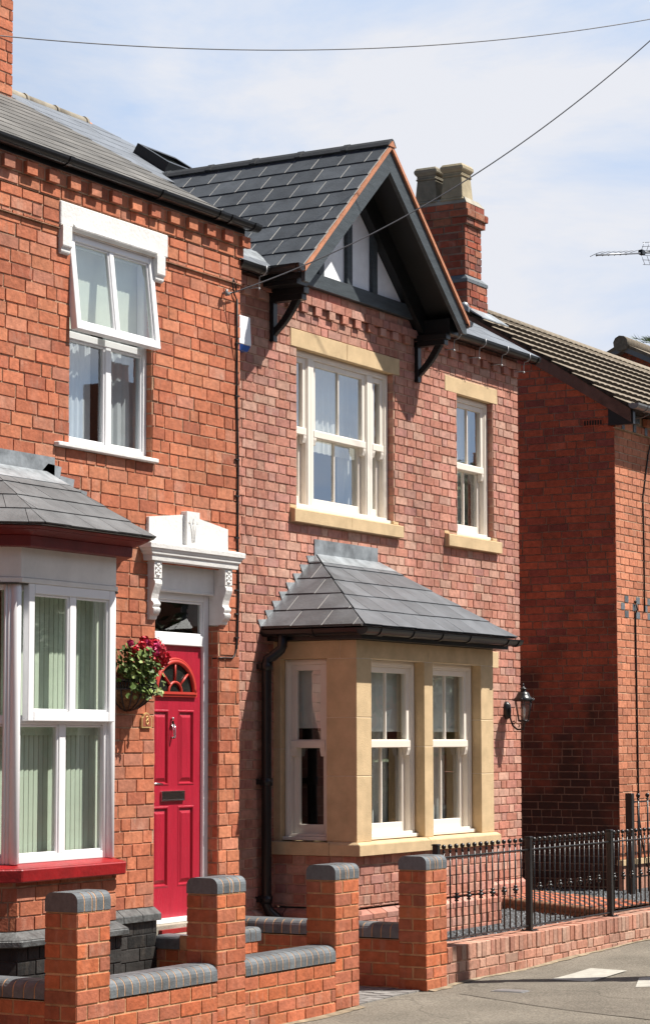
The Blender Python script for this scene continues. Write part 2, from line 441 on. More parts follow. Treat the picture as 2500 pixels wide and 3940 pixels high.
# ---------------------------------------------------------------- mesh builder
WL = {}
class MB:
    def __init__(s, T=None):
        s.v, s.f, s.m, s.c, s.sm = [], [], [], [], []
        s.T = T
    def pt(s, p):
        p = Vector(p)
        if s.T:
            p = s.T(p)
        s.v.append(p)
        return len(s.v) - 1
    def idx(s, ids, m=0, c=(.5, .5, .0), smooth=False):
        s.f.append(list(ids)); s.m.append(m); s.c.append(c); s.sm.append(smooth)
    def face(s, pts, m=0, c=(.5, .5, .0), smooth=False):
        s.idx([s.pt(p) for p in pts], m, c, smooth)
    def box(s, x0, x1, y0, y1, z0, z1, m=0, c=(.5, .5, .0)):
        i = [s.pt((x, y, z)) for z in (z0, z1) for y in (y0, y1) for x in (x0, x1)]
        for q in ((0, 2, 3, 1), (4, 5, 7, 6), (0, 1, 5, 4), (2, 6, 7, 3), (0, 4, 6, 2), (1, 3, 7, 5)):
            s.idx([i[k] for k in q], m, c)
    def hexa(s, b, t, m=0, c=(.5, .5, .0)):
        """solid between two polygons with the same vertex count"""
        n = len(b)
        ib = [s.pt(p) for p in b]
        it = [s.pt(p) for p in t]
        s.idx(ib[::-1], m, c)
        s.idx(it, m, c)
        for k in range(n):
            s.idx([ib[k], ib[(k + 1) % n], it[(k + 1) % n], it[k]], m, c)
    def prism(s, prof, x0, x1, m=0, c=(.5, .5, .0), fn=None, smooth=False, caps=True):
        """profile points (a,b) swept from x0 to x1; default maps to (x, a, b)"""
        fn = fn or (lambda x, a, b: (x, a, b))
        n = len(prof)
        i0 = [s.pt(fn(x0, a, b)) for a, b in prof]
        i1 = [s.pt(fn(x1, a, b)) for a, b in prof]
        for k in range(n):
            s.idx([i0[k], i0[(k + 1) % n], i1[(k + 1) % n], i1[k]], m, c, smooth)
        if caps:
            j0 = [s.pt(fn(x0, a, b)) for a, b in prof]
            j1 = [s.pt(fn(x1, a, b)) for a, b in prof]
            s.idx(j0[::-1], m, c)
            s.idx(j1, m, c)
    def tube(s, path, r, n=8, m=0, c=(.5, .5, .0), caps=True):
        path = [Vector(p) for p in path]
        rings = []
        pu = None
        for k, p in enumerate(path):
            d = (path[min(k + 1, len(path) - 1)] - path[max(k - 1, 0)])
            if d.length < 1e-9:
                d = Vector((0, 0, 1))
            d.normalize()
            if pu is None:
                pu = d.orthogonal().normalized()
            else:
                pu = (pu - d * pu.dot(d))
                pu = pu.normalized() if pu.length > 1e-6 else d.orthogonal().normalized()
            w = d.cross(pu)
            rr = r[k] if isinstance(r, (list, tuple)) else r
            rings.append([s.pt(p + (pu * cos(2 * pi * j / n) + w * sin(2 * pi * j / n)) * rr) for j in range(n)])
        for a, b in zip(rings[:-1], rings[1:]):
            for j in range(n):
                s.idx([a[j], a[(j + 1) % n], b[(j + 1) % n], b[j]], m, c, True)
        if caps:
            s.idx(rings[0][::-1], m, c)
            s.idx(rings[-1], m, c)
    def lathe(s, prof, cx, cy, n=12, m=0, c=(.5, .5, .0), a0=0, a1=2 * pi, smooth=True, rot=0.0):
        full = abs(a1 - a0 - 2 * pi) < 1e-6
        k = n if full else n + 1
        rings = []
        for r, z in prof:
            rings.append([s.pt((cx + r * cos(rot + a0 + (a1 - a0) * j / n), cy + r * sin(rot + a0 + (a1 - a0) * j / n), z)) for j in range(k)])
        for a, b in zip(rings[:-1], rings[1:]):
            for j in range(n):
                s.idx([a[j], a[(j + 1) % k], b[(j + 1) % k], b[j]], m, c, smooth)
        if full:
            s.idx(rings[0][::-1], m, c)
            s.idx(rings[-1], m, c)
    def ball(s, p, r, n=8, m=0, c=(.5, .5, .0), sz=1.0):
        k = max(4, n // 2 + 1)
        s.lathe([(max(1e-4, r * sin(pi * j / k)), p[2] - r * sz * cos(pi * j / k)) for j in range(k + 1)], p[0], p[1], n, m, c)
    def ring(s, u0, u1, z0, z1, w, d0, d1, m=0, wb=None, wt=None):
        """rectangular frame in a wall-facing T: u along, d outward, z up"""
        wb = w if wb is None else wb
        wt = w if wt is None else wt
        s.box(u0, u0 + w, d0, d1, z0, z1, m)
        s.box(u1 - w, u1, d0, d1, z0, z1, m)
        s.box(u0 + w, u1 - w, d0, d1, z0, z0 + wb, m)
        s.box(u0 + w, u1 - w, d0, d1, z1 - wt, z1, m)
    def build(s, name, mats, parent=None, bevel=0.0, clips=(), seg=1, fix=True):
        me = bpy.data.meshes.new(name)
        bm = bmesh.new()
        vs = [bm.verts.new(p) for p in s.v]
        cl = bm.loops.layers.float_color.new('Col')
        for ids, m, c, sm in zip(s.f, s.m, s.c, s.sm):
            ids2 = []
            for i in ids:
                if i not in ids2:
                    ids2.append(i)
            if len(ids2) < 3:
                continue
            try:
                fc = bm.faces.new([vs[i] for i in ids2])
            except ValueError:
                continue
            fc.material_index = m
            fc.smooth = sm
            for lp in fc.loops:
                lp[cl] = (c[0], c[1], c[2], 1)
        if fix:
            bmesh.ops.recalc_face_normals(bm, faces=bm.faces[:])
        for p, n in clips:
            bmesh.ops.bisect_plane(bm, geom=bm.verts[:] + bm.edges[:] + bm.faces[:], dist=1e-5, plane_co=p, plane_no=n, clear_outer=True)
        lo_ = Vector((1e9,) * 3); hi = Vector((-1e9,) * 3)
        for v in bm.verts:
            for k in range(3):
                lo_[k] = min(lo_[k], v.co[k]); hi[k] = max(hi[k], v.co[k])
        org = Vector(((lo_.x + hi.x) / 2, (lo_.y + hi.y) / 2, lo_.z))
        for v in bm.verts:
            v.co -= org
        bm.to_mesh(me)
        bm.free()
        for mm in (mats if isinstance(mats, (list, tuple)) else [mats]):
            me.materials.append(MT[mm] if isinstance(mm, str) else mm)
        o = bpy.data.objects.new(name, me)
        COL.objects.link(o)
        WL[o] = org
        if parent is not None:
            o.parent = parent
            o.location = org - WL[parent]
        else:
            o.location = org
        if bevel:
            b = o.modifiers.new('bevel', 'BEVEL')
            b.width, b.segments, b.limit_method, b.angle_limit = bevel, seg, 'ANGLE', radians(40)
        return o

def thing(name, label, cat, loc, group=None):
    o = bpy.data.objects.new(name, None)
    o.empty_display_size = 0.2
    COL.objects.link(o)
    o.location = loc
    WL[o] = Vector(loc)
    o['label'], o['category'] = label, cat
    if group:
        o['group'] = group
    return o
def tag(o, label, cat, group=None):
    o['label'], o['category'] = label, cat
    if group:
        o['group'] = group
    return o
def kind(o, k='structure'):
    o['kind'] = k
    return o
def front(y0):            # facade-facing: u = x, d outward = -y
    return lambda p: Vector((p.x, y0 - p.y, p.z))
def left(x0):             # faces -x: u = y, d outward = -x
    return lambda p: Vector((x0 - p.y, p.x, p.z))
def right(x0):
    return lambda p: Vector((x0 + p.y, p.x, p.z))
def back(y0):
    return lambda p: Vector((p.x, y0 + p.y, p.z))
def angled(ox, oy, ang):  # u along direction ang in plan, outward to its right
    c_, s_ = cos(ang), sin(ang)
    return lambda p: Vector((ox + p.x * c_ + p.y * s_, oy + p.x * s_ - p.y * c_, p.z))

def wall(mb, u0, u1, z0, z1, holes=(), L=0.225, H=0.075, hd=0.1125, bond='flemish', zb=None, j=0.010, proud=0.006, rnd=None,
         mb_m=0, mo_m=1, jit=0.0015, sheet=True, ext=0.0, bloom=0.35, band=None, ub=None):
    """brick face in (u, d, z): bricks stand proud of a mortar sheet; holes are (u0,u1,z0,z1)"""
    rnd = rnd or random
    zb = z0 if zb is None else zb
    ub = u0 if ub is None else ub
    if sheet:
        us = sorted({u0, u1, *[min(max(h[0], u0), u1) for h in holes], *[min(max(h[1], u0), u1) for h in holes]})
        zs = sorted({z0, z1, *[min(max(h[2], z0), z1) for h in holes], *[min(max(h[3], z0), z1) for h in holes]})
        for a, b in zip(us[:-1], us[1:]):
            for c, d in zip(zs[:-1], zs[1:]):
                if any(h[0] <= (a + b) / 2 <= h[1] and h[2] <= (c + d) / 2 <= h[3] for h in holes):
                    continue
                mb.face([(a, 0, c), (b, 0, c), (b, 0, d), (a, 0, d)], mo_m)
    r = int(math.floor((z0 - zb) / H + 1e-4))
    while zb + r * H < z1 - 0.008:
        c, d = max(z0, zb + r * H), min(z1, zb + (r + 1) * H)
        if d - c < 0.014:
            r += 1
            continue
        unit = L + hd
        cuts = []
        if bond == 'flemish':
            u = ub - (unit / 2 if r % 2 else 0) - unit + hd / 2
            k = 0
            while u < u1:
                cuts.append((u, L if k % 2 == 0 else hd))
                u += cuts[-1][1]; k += 1
        elif bond == 'stretcher':
            u = ub - (L / 2 if r % 2 else 0) - L
            while u < u1:
                cuts.append((u, L)); u += L
        elif bond == 'old':
            u = u0 - rnd.random() * L * 0.4 - (L * 0.5 if r % 2 else 0)
            while u < u1:
                w = hd if rnd.random() < 0.24 else L * rnd.uniform(0.97, 1.03)
                cuts.append((u, w)); u += w
        elif bond == 'header':
            u = ub - (hd / 2 if r % 2 else 0) - hd
            while u < u1:
                cuts.append((u, hd)); u += hd
        elif bond == 'soldier':
            u = ub
            while u < u1:
                cuts.append((u, hd)); u += hd
        elif bond == 'pier':      # stretcher+header / header+stretcher filling exactly
            w = u1 - u0
            cuts = [(u0, w * 0.68), (u0 + w * 0.68, w * 0.32)] if r % 2 else [(u0, w * 0.32), (u0 + w * 0.32, w * 0.68)]
        elif bond == 'pierside':
            w = u1 - u0
            cuts = [(u0, w)] if r % 2 else [(u0, w / 2), (u0 + w / 2, w / 2)]
        zm = (c + d) / 2
        hs = [(h[0], h[1]) for h in holes if h[2] < zm < h[3]]
        for (a, w) in cuts:
            segs = [(max(a, u0), min(a + w, u1))]
            for h in hs:
                ns = []
                for p, q in segs:
                    if q <= h[0] or p >= h[1]:
                        ns.append((p, q))
                    else:
                        if p < h[0]: ns.append((p, h[0]))
                        if q > h[1]: ns.append((h[1], q))
                segs = ns
            for p, q in segs:
                if q - p < 0.022:
                    continue
                ja = j / 2 if p > u0 + 1e-5 else -ext
                jb = j / 2 if q < u1 - 1e-5 else -ext
                pj = lambda: rnd.uniform(-jit, jit)
                A, B, C, D = p + ja + pj(), q - jb + pj(), c + j / 2 + pj(), d - j / 2 + pj()
                pr = proud + rnd.uniform(-.0015, .002)
                e = 0.0022
                col = (rnd.random(), rnd.random(), 1.0 if rnd.random() < bloom else rnd.random() * .4)
                if band:
                    col = band(col, zm, (p + q) / 2)
                b0 = [mb.pt((x, -.001, z)) for x, z in ((A, C), (B, C), (B, D), (A, D))]
                t0 = [mb.pt((x, pr + pj() * .5, z)) for x, z in ((A + e, C + e), (B - e, C + e), (B - e, D - e), (A + e, D - e))]
                mb.idx(t0, mb_m, col)
                for k in range(4):
                    mb.idx([b0[k], b0[(k + 1) % 4], t0[(k + 1) % 4], t0[k]], mb_m, col)
        r += 1

def slates(mb, O, U, Vv, ulen, vlen, w, g, t=0.008, skip=None, m=0, um=1, lap=0.06, gap=0.004, rnd=None, butt=None, under=True, lift=0.0165):
    rnd = rnd or random
    O, U, Vv = Vector(O), Vector(U).normalized(), Vector(Vv).normalized()
    N = U.cross(Vv).normalized()
    if N.z < 0:
        N = -N
    rows = int(math.ceil(vlen / g))
    for r in range(rows):
        v0 = r * g
        v1 = min(v0 + g + lap, vlen)
        u = -(w * .5 if r % 2 else 0)
        while u < ulen:
            a, b = max(0, u), min(ulen, u + w)
            u += w
            if b - a < .02:
                continue
            P = O + U * ((a + b) / 2) + Vv * (v0 + g / 2)
            if skip and skip(P):
                continue
            c = (rnd.random(), rnd.random(), 0)
            jz = rnd.uniform(-.0012, .0012)
            a += gap / 2; b -= gap / 2
            dv = rnd.uniform(-.003, .003)
            p = lambda uu, vv, h: O + U * uu + Vv * vv + N * h
            hb, ht = lift + jz, 0.004
            i = [mb.pt(x) for x in (p(a, v0 + dv, hb), p(b, v0 + dv, hb), p(b, v1, ht + .003), p(a, v1, ht + .003),
                                    p(a, v0 + dv, hb - t), p(b, v0 + dv, hb - t), p(b, v1, ht - t + .003), p(a, v1, ht - t + .003))]
            mb.idx([i[0], i[1], i[2], i[3]], m, c)
            mb.idx([i[4], i[5], i[1], i[0]], m if butt is None else butt, c)
            mb.idx([i[0], i[3], i[7], i[4]], m, c)
            mb.idx([i[1], i[5], i[6], i[2]], m, c)
            mb.idx([i[7], i[6], i[5], i[4]], m, c)
            if gap > .005:      # pale sawn edge showing in the joint
                mb.face([p(a - gap, v0, hb - .0025), p(a, v0, hb - .0025), p(a, v1, ht - .0005), p(a - gap, v1, ht - .0005)], um)
            if under:
                vq = min(v0 + g, vlen)
                mb.face([p(a - .01, v0 - .0, -.003), p(b + .01, v0 - .0, -.003), p(b + .01, vq, -.003), p(a - .01, vq, -.003)], um)

def gutter(mb, p0, p1, r, m=0, bands=()):
    """half-round gutter from p0 to p1 (rim centre line)"""
    p0, p1 = Vector(p0), Vector(p1)
    d = (p1 - p0).normalized()
    s_ = d.cross(Vector((0, 0, 1))).normalized()
    Z = Vector((0, 0, 1))
    def sweep(a, b, r0, r1):
        prof = [(r1 * cos(t_), r1 * sin(t_)) for t_ in [pi + pi * k / 10 for k in range(11)]] + \
               [(r0 * cos(t_), r0 * sin(t_)) for t_ in [2 * pi - pi * k / 10 for k in range(11)]]
        n = len(prof)
        i0 = [mb.pt(a + s_ * x + Z * z) for x, z in prof]
        i1 = [mb.pt(b + s_ * x + Z * z) for x, z in prof]
        for k in range(n):
            mb.idx([i0[k], i0[(k + 1) % n], i1[(k + 1) % n], i1[k]], m, smooth=False)
        for ii in (i0, i1):
            for k in range(10):
                mb.idx([ii[k], ii[k + 1], ii[n - 2 - k], ii[n - 1 - k]], m)
    sweep(p0, p1, r - .004, r)
    for e, q in ((p0, d), (p1, -d)):
        mb.face([e + q * .002 + s_ * (r - .004) * cos(pi + pi * k / 10) + Z * (r - .004) * sin(pi + pi * k / 10) for k in range(11)], m)
    for f in bands:
        c = p0.lerp(p1, f)
        sweep(c - d * .022, c + d * .022, r - .001, r + .007)
# ================================================================ setting
def gz(x):
    return 0.012 * x
def sheet(name, pts, m, kindname='structure', z=None):
    mb = MB()
    mb.face([(x, y, (gz(x) if z is None else z) + (dz if z is None else 0)) for x, y, dz in pts], 0)
    return kind(mb.build(name, m, fix=False), kindname)
sheet('ground', [(-300, -300, -.30), (400, -300, -.30), (400, 500, -.30), (-300, 500, -.30)], 'soil')
# pavement: a gently uneven asphalt sheet
mb = MB()
NX, NY = 64, 12
pid = {}
for i in range(NX + 1):
    for k in range(NY + 1):
        x = -9 + 27 * i / NX; y = -4.6 + 3.4 * k / NY
        pid[i, k] = mb.pt((x, y, gz(x) + .006 * sin(1.7 * x + 2.3 * y) + .004 * sin(4.1 * x - 3 * y)))
for i in range(NX):
    for k in range(NY):
        mb.idx([pid[i, k], pid[i + 1, k], pid[i + 1, k + 1], pid[i, k + 1]], 0, smooth=True)
kind(mb.build('pavement', 'asph'))
sheet('road', [(-40, -11.5, -.12), (60, -11.5, -.12), (60, -4.7, -.12), (-40, -4.7, -.12)], 'road')
mb = MB()
for i in range(30):
    x = -9 + i * .9
    mb.box(x + .004, x + .896, -4.74, -4.6, gz(x) - .25, gz(x) + .006)
kind(mb.build('kerb', 'kerb', bevel=.012))
sheet('far_pavement', [(-40, -14.2, 0.0), (60, -14.2, 0.0), (60, -11.5, 0.0), (-40, -11.5, 0.0)], 'asph')
# pale reinstated patches in the pavement
for nm, pts in (('pavement_patch', [(.82, -2.50), (1.61, -2.46), (1.70, -2.12), (.83, -2.17)]),
                ('pavement_patch', [(.66, -2.92), (.74, -3.03), (1.3, -2.84), (1.16, -2.74)])):
    mb = MB()
    n_ = 6
    for i in range(n_):
        a0 = [(Vector((*pts[0], 0)).lerp(Vector((*pts[1], 0)), t_)) for t_ in (i / n_, (i + 1) / n_)]
        a1 = [(Vector((*pts[3], 0)).lerp(Vector((*pts[2], 0)), t_)) for t_ in (i / n_, (i + 1) / n_)]
        zz = lambda q: gz(q.x) + .006 * sin(1.7 * q.x + 2.3 * q.y) + .004 * sin(4.1 * q.x - 3 * q.y) + .007
        mb.face([(q.x, q.y, zz(q)) for q in (a0[0], a0[1], a1[1], a1[0])], 0)
    kind(mb.build(nm, 'patch', fix=False))
mb = MB()
zz = lambda x, y: gz(x) + .006 * sin(1.7 * x + 2.3 * y) + .004 * sin(4.1 * x - 3 * y) + .0035
n_ = 10
for i in range(n_):
    for k in range(4):
        def q(a, b):
            p = Vector((-.24, -1.97, 0)).lerp(Vector((-.98, -3.7, 0)), a).lerp(Vector((1.25, -1.97, 0)).lerp(Vector((.45, -3.7, 0)), a), b)
            return (p.x + .012 * sin(a * 31), p.y, zz(p.x, p.y))
        mb.face([q(i / n_, k / 4), q(i / n_, (k + 1) / 4), q((i + 1) / n_, (k + 1) / 4), q((i + 1) / n_, k / 4)], 0)
kind(mb.build('pavement_repair', 'asph2', fix=False))
mb = MB()
mb.box(-.05, .12, -2.37, -2.12, -.02, .012)
mb.box(-.03, .10, -2.35, -2.14, .012, .015)
tag(mb.build('access_cover', 'grey', bevel=.003), 'small flat grey access cover set into the asphalt pavement', 'access cover')
# front garden of the left house, gate path, gravel, side alley
sheet('front_garden', [(-6, -1.5, 0), (-1.25, -1.5, 0), (-1.25, .2, 0), (-6, .2, 0)], 'soil', z=-.01)
mb = MB()
for i in range(9):
    for k in range(16):
        x = -1.26 + i * .118 + (.0 if k % 2 else .03); y = -1.66 + k * .105
        mb.box(x + .003, x + .115, y + .003, y + .102, -.04, gz(x) + .016 + random.uniform(-.002, .002), 0, (0, random.random(), 0))
kind(mb.build('gate_path', 'paver'))
sheet('gravel_bed', [(.0, -1.52, 0), (12.0, -1.52, 0), (12.0, 9, 0), (0, 9, 0)], 'gravel_g', z=.235)
mb = MB()
for i in range(7800):
    x, y = random.uniform(.05, 7.3), random.uniform(-1.48, .9)
    if y > -.04 and x < 5.05: continue
    if .45 < x < 2.92 and y > -.84: continue
    if random.random() > (1.0 if x < 4.6 else .55): continue
    s_ = random.uniform(.008, .017); h = random.uniform(.5, 1.0) * s_
    a = random.random() * 6.28
    q = [(x + s_ * cos(a + k * 1.57) * random.uniform(.7, 1.2), y + s_ * sin(a + k * 1.57) * random.uniform(.7, 1.2), .235 + h * .4) for k in range(4)]
    t_ = (x + random.uniform(-.004, .004), y + random.uniform(-.004, .004), .235 + h * 1.6)
    c = (0, random.random(), 0)
    for k in range(4):
        mb.face([q[k], q[(k + 1) % 4], t_], 0, c)
kind(mb.build('gravel', 'stonechip', fix=False), 'stuff')
# tiled path across the gravel with its rope-topped edging
A0, A1, B0, B1 = Vector((3.58, -1.46, 0)), Vector((4.56, .03, 0)), Vector((4.55, -1.46, 0)), Vector((5.95, .75, 0))
mb = MB()
for i in range(22):
    for k in range(9):
        def q(a, b):
            s0 = A0.lerp(A1, a / 22); s1 = B0.lerp(B1, a / 22)
            r = s0.lerp(s1, .04 + .92 * b / 9)
            return (r.x, r.y, .333)
        mb.face([q(i + .03, k + .03), q(i + .97, k + .03), q(i + .97, k + .97), q(i + .03, k + .97)], (i + k) % 2, (0, random.random(), 0))
mb.face([(A0.x, A0.y, .325), (B0.x, B0.y, .325), (B1.x, B1.y, .325), (A1.x, A1.y, .325)], 2)
kind(mb.build('tiled_path', ['quarry', 'quarryb', 'mortar_s']))
for P, Q, lab in ((A0, A1, 'twisted clay rope edging along the near side of the tiled path'),
                  (B0, B1, 'twisted clay rope edging along the far side of the tiled path')):
    mb = MB()
    d = (Q - P); n = int(d.length / .012)
    path = [P + d * (k / n) + Vector((0, 0, .298)) for k in range(n + 1)]
    mb.tube(path, [.036 + .006 * sin(k * 1.05) for k in range(n + 1)], 8)
    side = d.normalized().cross(Vector((0, 0, 1))) * .022
    mb.hexa([P - side + Vector((0, 0, .2)), P + side + Vector((0, 0, .2)), Q + side + Vector((0, 0, .2)), Q - side + Vector((0, 0, .2))],
            [P - side + Vector((0, 0, .30)), P + side + Vector((0, 0, .30)), Q + side + Vector((0, 0, .30)), Q - side + Vector((0, 0, .30))])
    tag(mb.build('rope_edging', 'rope'), lab, 'path edging', 'rope edgings of the tiled path')

# ================================================================ left house (number 8)
LH = thing('terraced_house', 'older terraced house of orange brick with a red front door and white painted door hood', 'house', (-3.0, 1.5, 0))
R1 = random.Random(11)
HL, LL, HDL = .0905, .235, .118
mb = MB(front(0))
W1 = (-2.19, -1.185, 3.80, 5.285)
DR = (-1.13, -.285, 0, 3.055)
wall(mb, -5.2, 0, .59, 5.26, [W1, DR, (-4.0, -1.75, .5, 3.0)], LL, HL, HDL, 'old', .59, .009, .006, R1, jit=.0026, ext=.004)
mb.T = front(-.011)
wall(mb, -5.2, 0, 5.26, 5.46, [(-2.335, -1.035, 5.0, 5.452), W1], LL, HL, HDL, 'old', .59 - .004, .011, .007, R1, jit=.0022, ext=.004)
mb.box(-5.2, 0, -.011, .012, 5.2585, 5.262, 1)
mb.T = right(0)
wall(mb, 0, .30, .0, 5.66, [], LL, HL, HDL, 'header', .59, .011, .004, R1)
mb.T = left(-1.185)
wall(mb, .0, .065, 3.80, 5.28, [], LL, HL, .13, 'header', .59, .011, .003, R1, bloom=.9)
mb.T = left(-.285)
wall(mb, .0, .09, .45, 2.62, [], LL, HL, .11, 'header', .59, .011, .004, R1)
mb.T = right(-1.13)
wall(mb, .0, .10, .45, 2.62, [], LL, HL, .11, 'header', .59, .011, .004, R1)
mb.T = right(-2.19)
wall(mb, .0, .065, 3.80, 5.28, [], LL, HL, .13, 'header', .59, .011, .003, R1)
mb.build('wall', ['b_left', 'mortar_l'], LH)
# corbel courses and dentils under the gutter
mb = MB(front(-.022))
wall(mb, -5.2, 0.012, 5.458, 5.548, [], LL, HL, HDL, 'old', 5.458, .010, .007, R1, ext=.004)
mb.T = None
mb.box(-5.2, .012, -.022, 0.0, 5.4565, 5.460, 1)
mb.box(-5.2, .022, -.034, 0, 5.546, 5.550, 1)
mb.T = front(-.034)
wall(mb, -5.2, 0.022, 5.549, 5.66, [], LL, HL, .123, 'header', 5.549, .010, .004, R1, ub=-3.019 + .118)
mb.T = None
for i in range(-9, 14):
    x = -3.019 + .2464 * i
    if x > .1: break
    jx, jz = R1.uniform(-.003, .003), R1.uniform(-.003, .003)
    mb.box(x + jx, x + .116 + jx, -.068, -.034, 5.549 + jz, 5.632 + jz, 0, (R1.random(), R1.random(), R1.random() * .6))
mb.build('dentil_cornice', ['b_left', 'mortar_l'], LH, bevel=.002)
# black painted plinth with chamfered cap
mb = MB(front(-.03))
wall(mb, -5.2, -1.135, -.05, .50, [], LL, HL, HDL, 'old', -.043, .008, .005, R1, ub=0)
mb.T = right(-1.135)
wall(mb, 0.0, .1, -.05, .50, [], LL, HL, HDL, 'header', -.043, .008, .004, R1)
mb.build('plinth', ['b_black', 'b_black'], LH)
mb = MB()
def cap_run(mb, x0, x1, w=.232):
    x = x1
    while x > x0:
        a = max(x0, x - w)
        mb.prism([(0.002, .594), (-.062, .548), (-.064, .500), (0.002, .498)], a + .004, x - .004, 0)
        x -= w
cap_run(mb, -5.2, -1.115)
mb.build('plinth_cap', ['cap_old'], LH, bevel=.004)
# --- upper window
y0 = .045
mb = MB(front(y0))
mb.ring(-2.19, -1.185, 3.79, 5.285, .045, -.06, 0)
mb.box(-2.145, -1.23, -.06, .0, 4.535, 4.585)      # transom
mb.box(-1.69, -1.625, -.058, -.004, 3.835, 4.535)   # lower mullion
for a, b in ((-2.145, -1.69), (-1.625, -1.23)):
    mb.ring(a, b, 3.835, 4.535, .018, -.03, -.012)
mb.box(-2.2, -1.18, -.02, .014, 3.772, 3.80)
win = mb.build('window', 'white', LH, bevel=.004)
for a, b in ((-2.13, -1.705), (-1.61, -1.245)):
    mb = MB(front(y0)); mb.face([(a, -.035, 3.85), (b, -.035, 3.85), (b, -.035, 4.52), (a, -.035, 4.52)])
    mb.build('pane', 'glass_u', win)
# top hung casement, pushed open at the bottom
th = radians(6.4)
def cas(yh, zh):
    return lambda p: Vector((p.x, yh - p.y * cos(th) - (zh - p.z) * sin(th), zh - (zh - p.z) * cos(th) + p.y * sin(th)))
mb = MB(cas(.03, 5.262))
mb.ring(-2.20, -1.178, 4.575, 5.262, .056, -.03, .028)
mb.box(-1.723, -1.672, -.025, .022, 4.63, 5.206)
for a, b in ((-2.144, -1.723), (-1.672, -1.234)):
    mb.ring(a, b, 4.631, 5.206, .014, -.01, .014)
mb.build('casement', 'white', win, bevel=.004)
for a, b in ((-2.13, -1.737), (-1.658, -1.248)):
    mb = MB(cas(.03, 5.262)); mb.face([(a, 0, 4.64), (b, 0, 4.64), (b, 0, 5.195), (a, 0, 5.195)])
    mb.build('casement_pane', 'glass_u', win)
def curtain(parent, T, u0, u1, z0, z1, amp=.025, per=.11, m='curtain', name='curtain', seed=0):
    mb = MB(T); rr = random.Random(seed); n = max(8, int((u1 - u0) / .012)); ids = []
    ph = rr.random() * 6
    for k in range(n + 1):
        u = u0 + (u1 - u0) * k / n
        d = amp * sin(2 * pi * u / per + ph) + amp * .5 * sin(2 * pi * u / per * 2.3 + ph * 2)
        ids.append((mb.pt((u, d, z0)), mb.pt((u, d * .7, z1))))
    for a, b in zip(ids[:-1], ids[1:]):
        mb.idx([a[0], b[0], b[1], a[1]], 0, smooth=True)
    return mb.build(name, m, parent, fix=False)
curtain(win, front(.16), -2.30, -1.72, 3.7, 5.3, seed=1, amp=.008, per=.07, m='net')  # net added here, its grey standing in for sky reflected in the pane
curtain(win, front(.15), -1.60, -.98, 3.7, 5.3, seed=2, amp=.012, m='net')
def slat_blind(parent, T, u0, u1, z0, z1, w=.074, gap=.006, rot=.35, top=True):
    mb = MB(T); u = u0
    while u < u1 - .02:
        e = min(w, u1 - u)
        mb.hexa([(u, -.5 * e * rot, z0), (u + e - gap, .5 * e * rot, z0), (u + e - gap, .5 * e * rot - .003, z0), (u, -.5 * e * rot - .003, z0)],
                [(u, -.5 * e * rot, z1), (u + e - gap, .5 * e * rot, z1), (u + e - gap, .5 * e * rot - .003, z1), (u, -.5 * e * rot - .003, z1)])
        u += w
    if top:
        mb.box(u0 - .01, u1, -.03, .02, z1, z1 + .06)
    return mb.build('blind', 'blind', parent, fix=False)
slat_blind(win, front(.11), -2.14, -1.02, 4.62, 5.2, .045, .004, .1)
# lintel with its two consoles
mb = MB(front(0))
mb.box(-2.345, -1.03, -.05, .032, 5.285, 5.452)
mb.prism([(0.0, 5.30), (.03, 5.315), (.05, 5.30), (.052, 5.285), (.03, 5.262), (.0, 5.255)], -2.20, -1.20, fn=lambda x, a, b: (x, a, b))
mb.build('lintel', 'wpaint', LH, bevel=.006)
for xa in (-2.335, -1.188):
    mb = MB(front(0))
    mb.prism([(0, 5.283), (.045, 5.283), (.045, 5.14), (.03, 5.125), (.03, 5.10), (.018, 5.088), (0, 5.085)], xa, xa + .105)
    mb.build('console', 'wpaint', LH, bevel=.005)
mb = MB(front(0))
mb.box(-2.36, -1.15, -.02, .045, 3.757, 3.788)
mb.build('window_sill', 'wpaint', LH, bevel=.006)
# --- front door
yf = .085
mb = MB(front(yf))
mb.box(-1.13, -1.065, -.06, 0, .475, 2.86)
mb.box(-.352, -.285, -.06, 0, .475, 2.86)
mb.box(-1.065, -.352, -.06, 0, 2.795, 2.86)
mb.box(-1.065, -.352, -.06, 0, 2.462, 2.54)
mb.ring(-1.065, -.352, 2.54, 2.795, .018, -.035, -.012)
mb.box(-1.14, -.28, -.05, .03, .452, .487)
frm = mb.build('door_frame', 'white', LH, bevel=.005)
mb = MB(front(yf)); mb.face([(-1.05, -.03, 2.555), (-.366, -.03, 2.555), (-.366, -.03, 2.78), (-1.05, -.03, 2.78)])
mb.build('fanlight_pane', 'glass_l', frm)
mb = MB(front(.11))
PANS = [(-.998, -.782, 1.44, 1.990), (-.660, -.446, 1.44, 1.990), (-.998, -.782, .707, 1.290), (-.660, -.446, .707, 1.290)]
us = sorted({-1.067, -.350, *[p[0] for p in PANS], *[p[1] for p in PANS]})
zs = sorted({.487, 2.464, *[p[2] for p in PANS], *[p[3] for p in PANS]})
for a, b in zip(us[:-1], us[1:]):
    for c, d in zip(zs[:-1], zs[1:]):
        if any(p[0] <= (a + b) / 2 <= p[1] and p[2] <= (c + d) / 2 <= p[3] for p in PANS): continue
        mb.face([(a, 0, c), (b, 0, c), (b, 0, d), (a, 0, d)])
